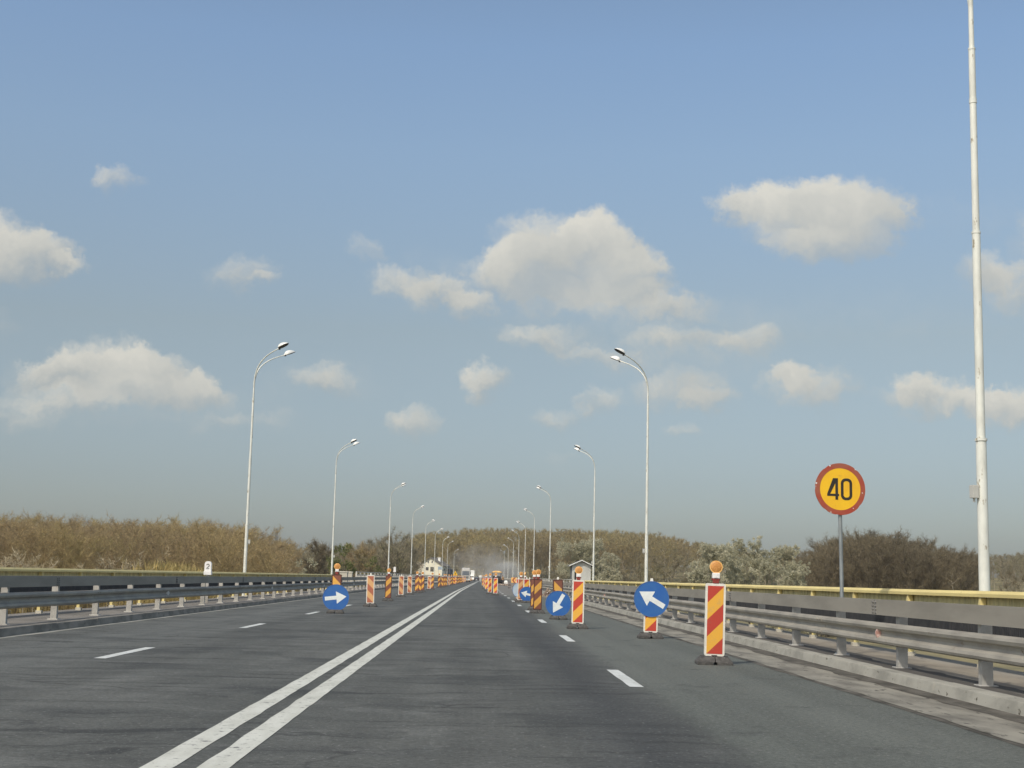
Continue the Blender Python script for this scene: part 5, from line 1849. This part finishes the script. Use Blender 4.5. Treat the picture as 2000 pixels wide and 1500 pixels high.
for (px, py, rx, ry, a) in CL:
    dv = M @ np.array([(px - 1000) / F, -(py - 750) / F, -1.0])
    cu, cv = dv[0] / dv[1], dv[2] / dv[1]
    rx, ry = rx * 1.47 / F, ry * 1.5 / F
    m1 = g.n("ShaderNodeVectorMath"); m1.operation = "MULTIPLY_ADD"
    g.l(PD, m1.inputs[0]); m1.inputs[1].default_value = (1 / rx, 1 / ry, 0); m1.inputs[2].default_value = (-cu / rx, -cv / ry, 0)
    d1 = g.n("ShaderNodeVectorMath"); d1.operation = "DOT_PRODUCT"; g.l(m1.outputs[0], d1.inputs[0]); g.l(m1.outputs[0], d1.inputs[1])
    w = g.math("MULTIPLY", g.math("SUBTRACT", 1.0, d1.outputs["Value"], clamp=True), a)
    d2 = g.n("ShaderNodeVectorMath"); d2.operation = "DOT_PRODUCT"; g.l(m1.outputs[0], d2.inputs[0]); d2.inputs[1].default_value = (-.22, .75, 0)
    if W is None:
        W = w; Yc = g.math("MULTIPLY", d2.outputs["Value"], w)
    else:
        Yc = g.math("MULTIPLY_ADD", d2.outputs["Value"], w, Yc)
        W = g.math("ADD", W, w)
fb = g.noise(PD, 46, 8, .66)
fb2 = g.noise(PD, 16, 5, .6)
fbx = g.math("MULTIPLY", g.math("SUBTRACT", fb, .5), 3.2)
near_ = g.math("MULTIPLY", W, 2.2, clamp=True)
dens = g.math("ADD", W, g.math("MULTIPLY", g.math("MULTIPLY", fbx, near_), .36))
dens = g.math("MULTIPLY", g.ramp(dens, .03, .95), front)
lit = g.math("DIVIDE", Yc, g.math("MAXIMUM", W, .05))
dens = g.math("MULTIPLY", dens, g.math("MULTIPLY_ADD", g.ramp(lit, -.62, .02), .62, .38))   # the undersides thin out
lit = g.math("ADD", g.math("MULTIPLY_ADD", lit, .80, .55), g.math("MULTIPLY", g.math("SUBTRACT", fb2, .5), .9), clamp=True)
K = 1 / STR
cl_lo = (.37 * K, .40 * K, .405 * K, 1)
cl_hi = (.74 * K, .715 * K, .635 * K, 1)
ccol = g.mix(lit, cl_lo, cl_hi)
cr = g.n("ShaderNodeValToRGB")           # hazy spring air: paler overhead, greyer towards the horizon
g.l(g.math("DIVIDE", s3.outputs[2], 1.6), cr.inputs[0])
els = cr.color_ramp.elements
els[0].position = 0.0; els[0].color = (.395, .435, .505, 1)
els[1].position = 1.0; els[1].color = (.86, .76, .62, 1)
for z_, c_ in ((.067, (.438, .435, .46)), (.175, (.610, .540, .462)), (.30, (.765, .735, .675)), (.37, (.785, .785, .755)), (.55, (.75, .72, .66))):
    e_ = els.new(z_ / 1.6); e_.color = (*c_, 1)
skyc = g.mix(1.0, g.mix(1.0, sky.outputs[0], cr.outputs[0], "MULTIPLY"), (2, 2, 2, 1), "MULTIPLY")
skyc = g.mix(front, g.mix(1.0, skyc, (1.42, 1.36, 1.24, 1), "MULTIPLY"), skyc)      # sky out of view brightened and warmed to fill the shade
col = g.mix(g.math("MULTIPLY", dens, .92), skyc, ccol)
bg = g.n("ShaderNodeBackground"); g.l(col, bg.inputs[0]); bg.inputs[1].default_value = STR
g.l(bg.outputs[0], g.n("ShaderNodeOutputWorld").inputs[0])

scene.view_settings.view_transform = "Standard"
scene.view_settings.look = "None"
scene.view_settings.exposure = 0.0
scene.view_settings.gamma = 1.0
scene.cycles.max_bounces = 6
scene.cycles.diffuse_bounces = 2
scene.cycles.volume_bounces = 1
scene.cycles.volume_step_rate = 1
scene.cycles.use_denoising = True
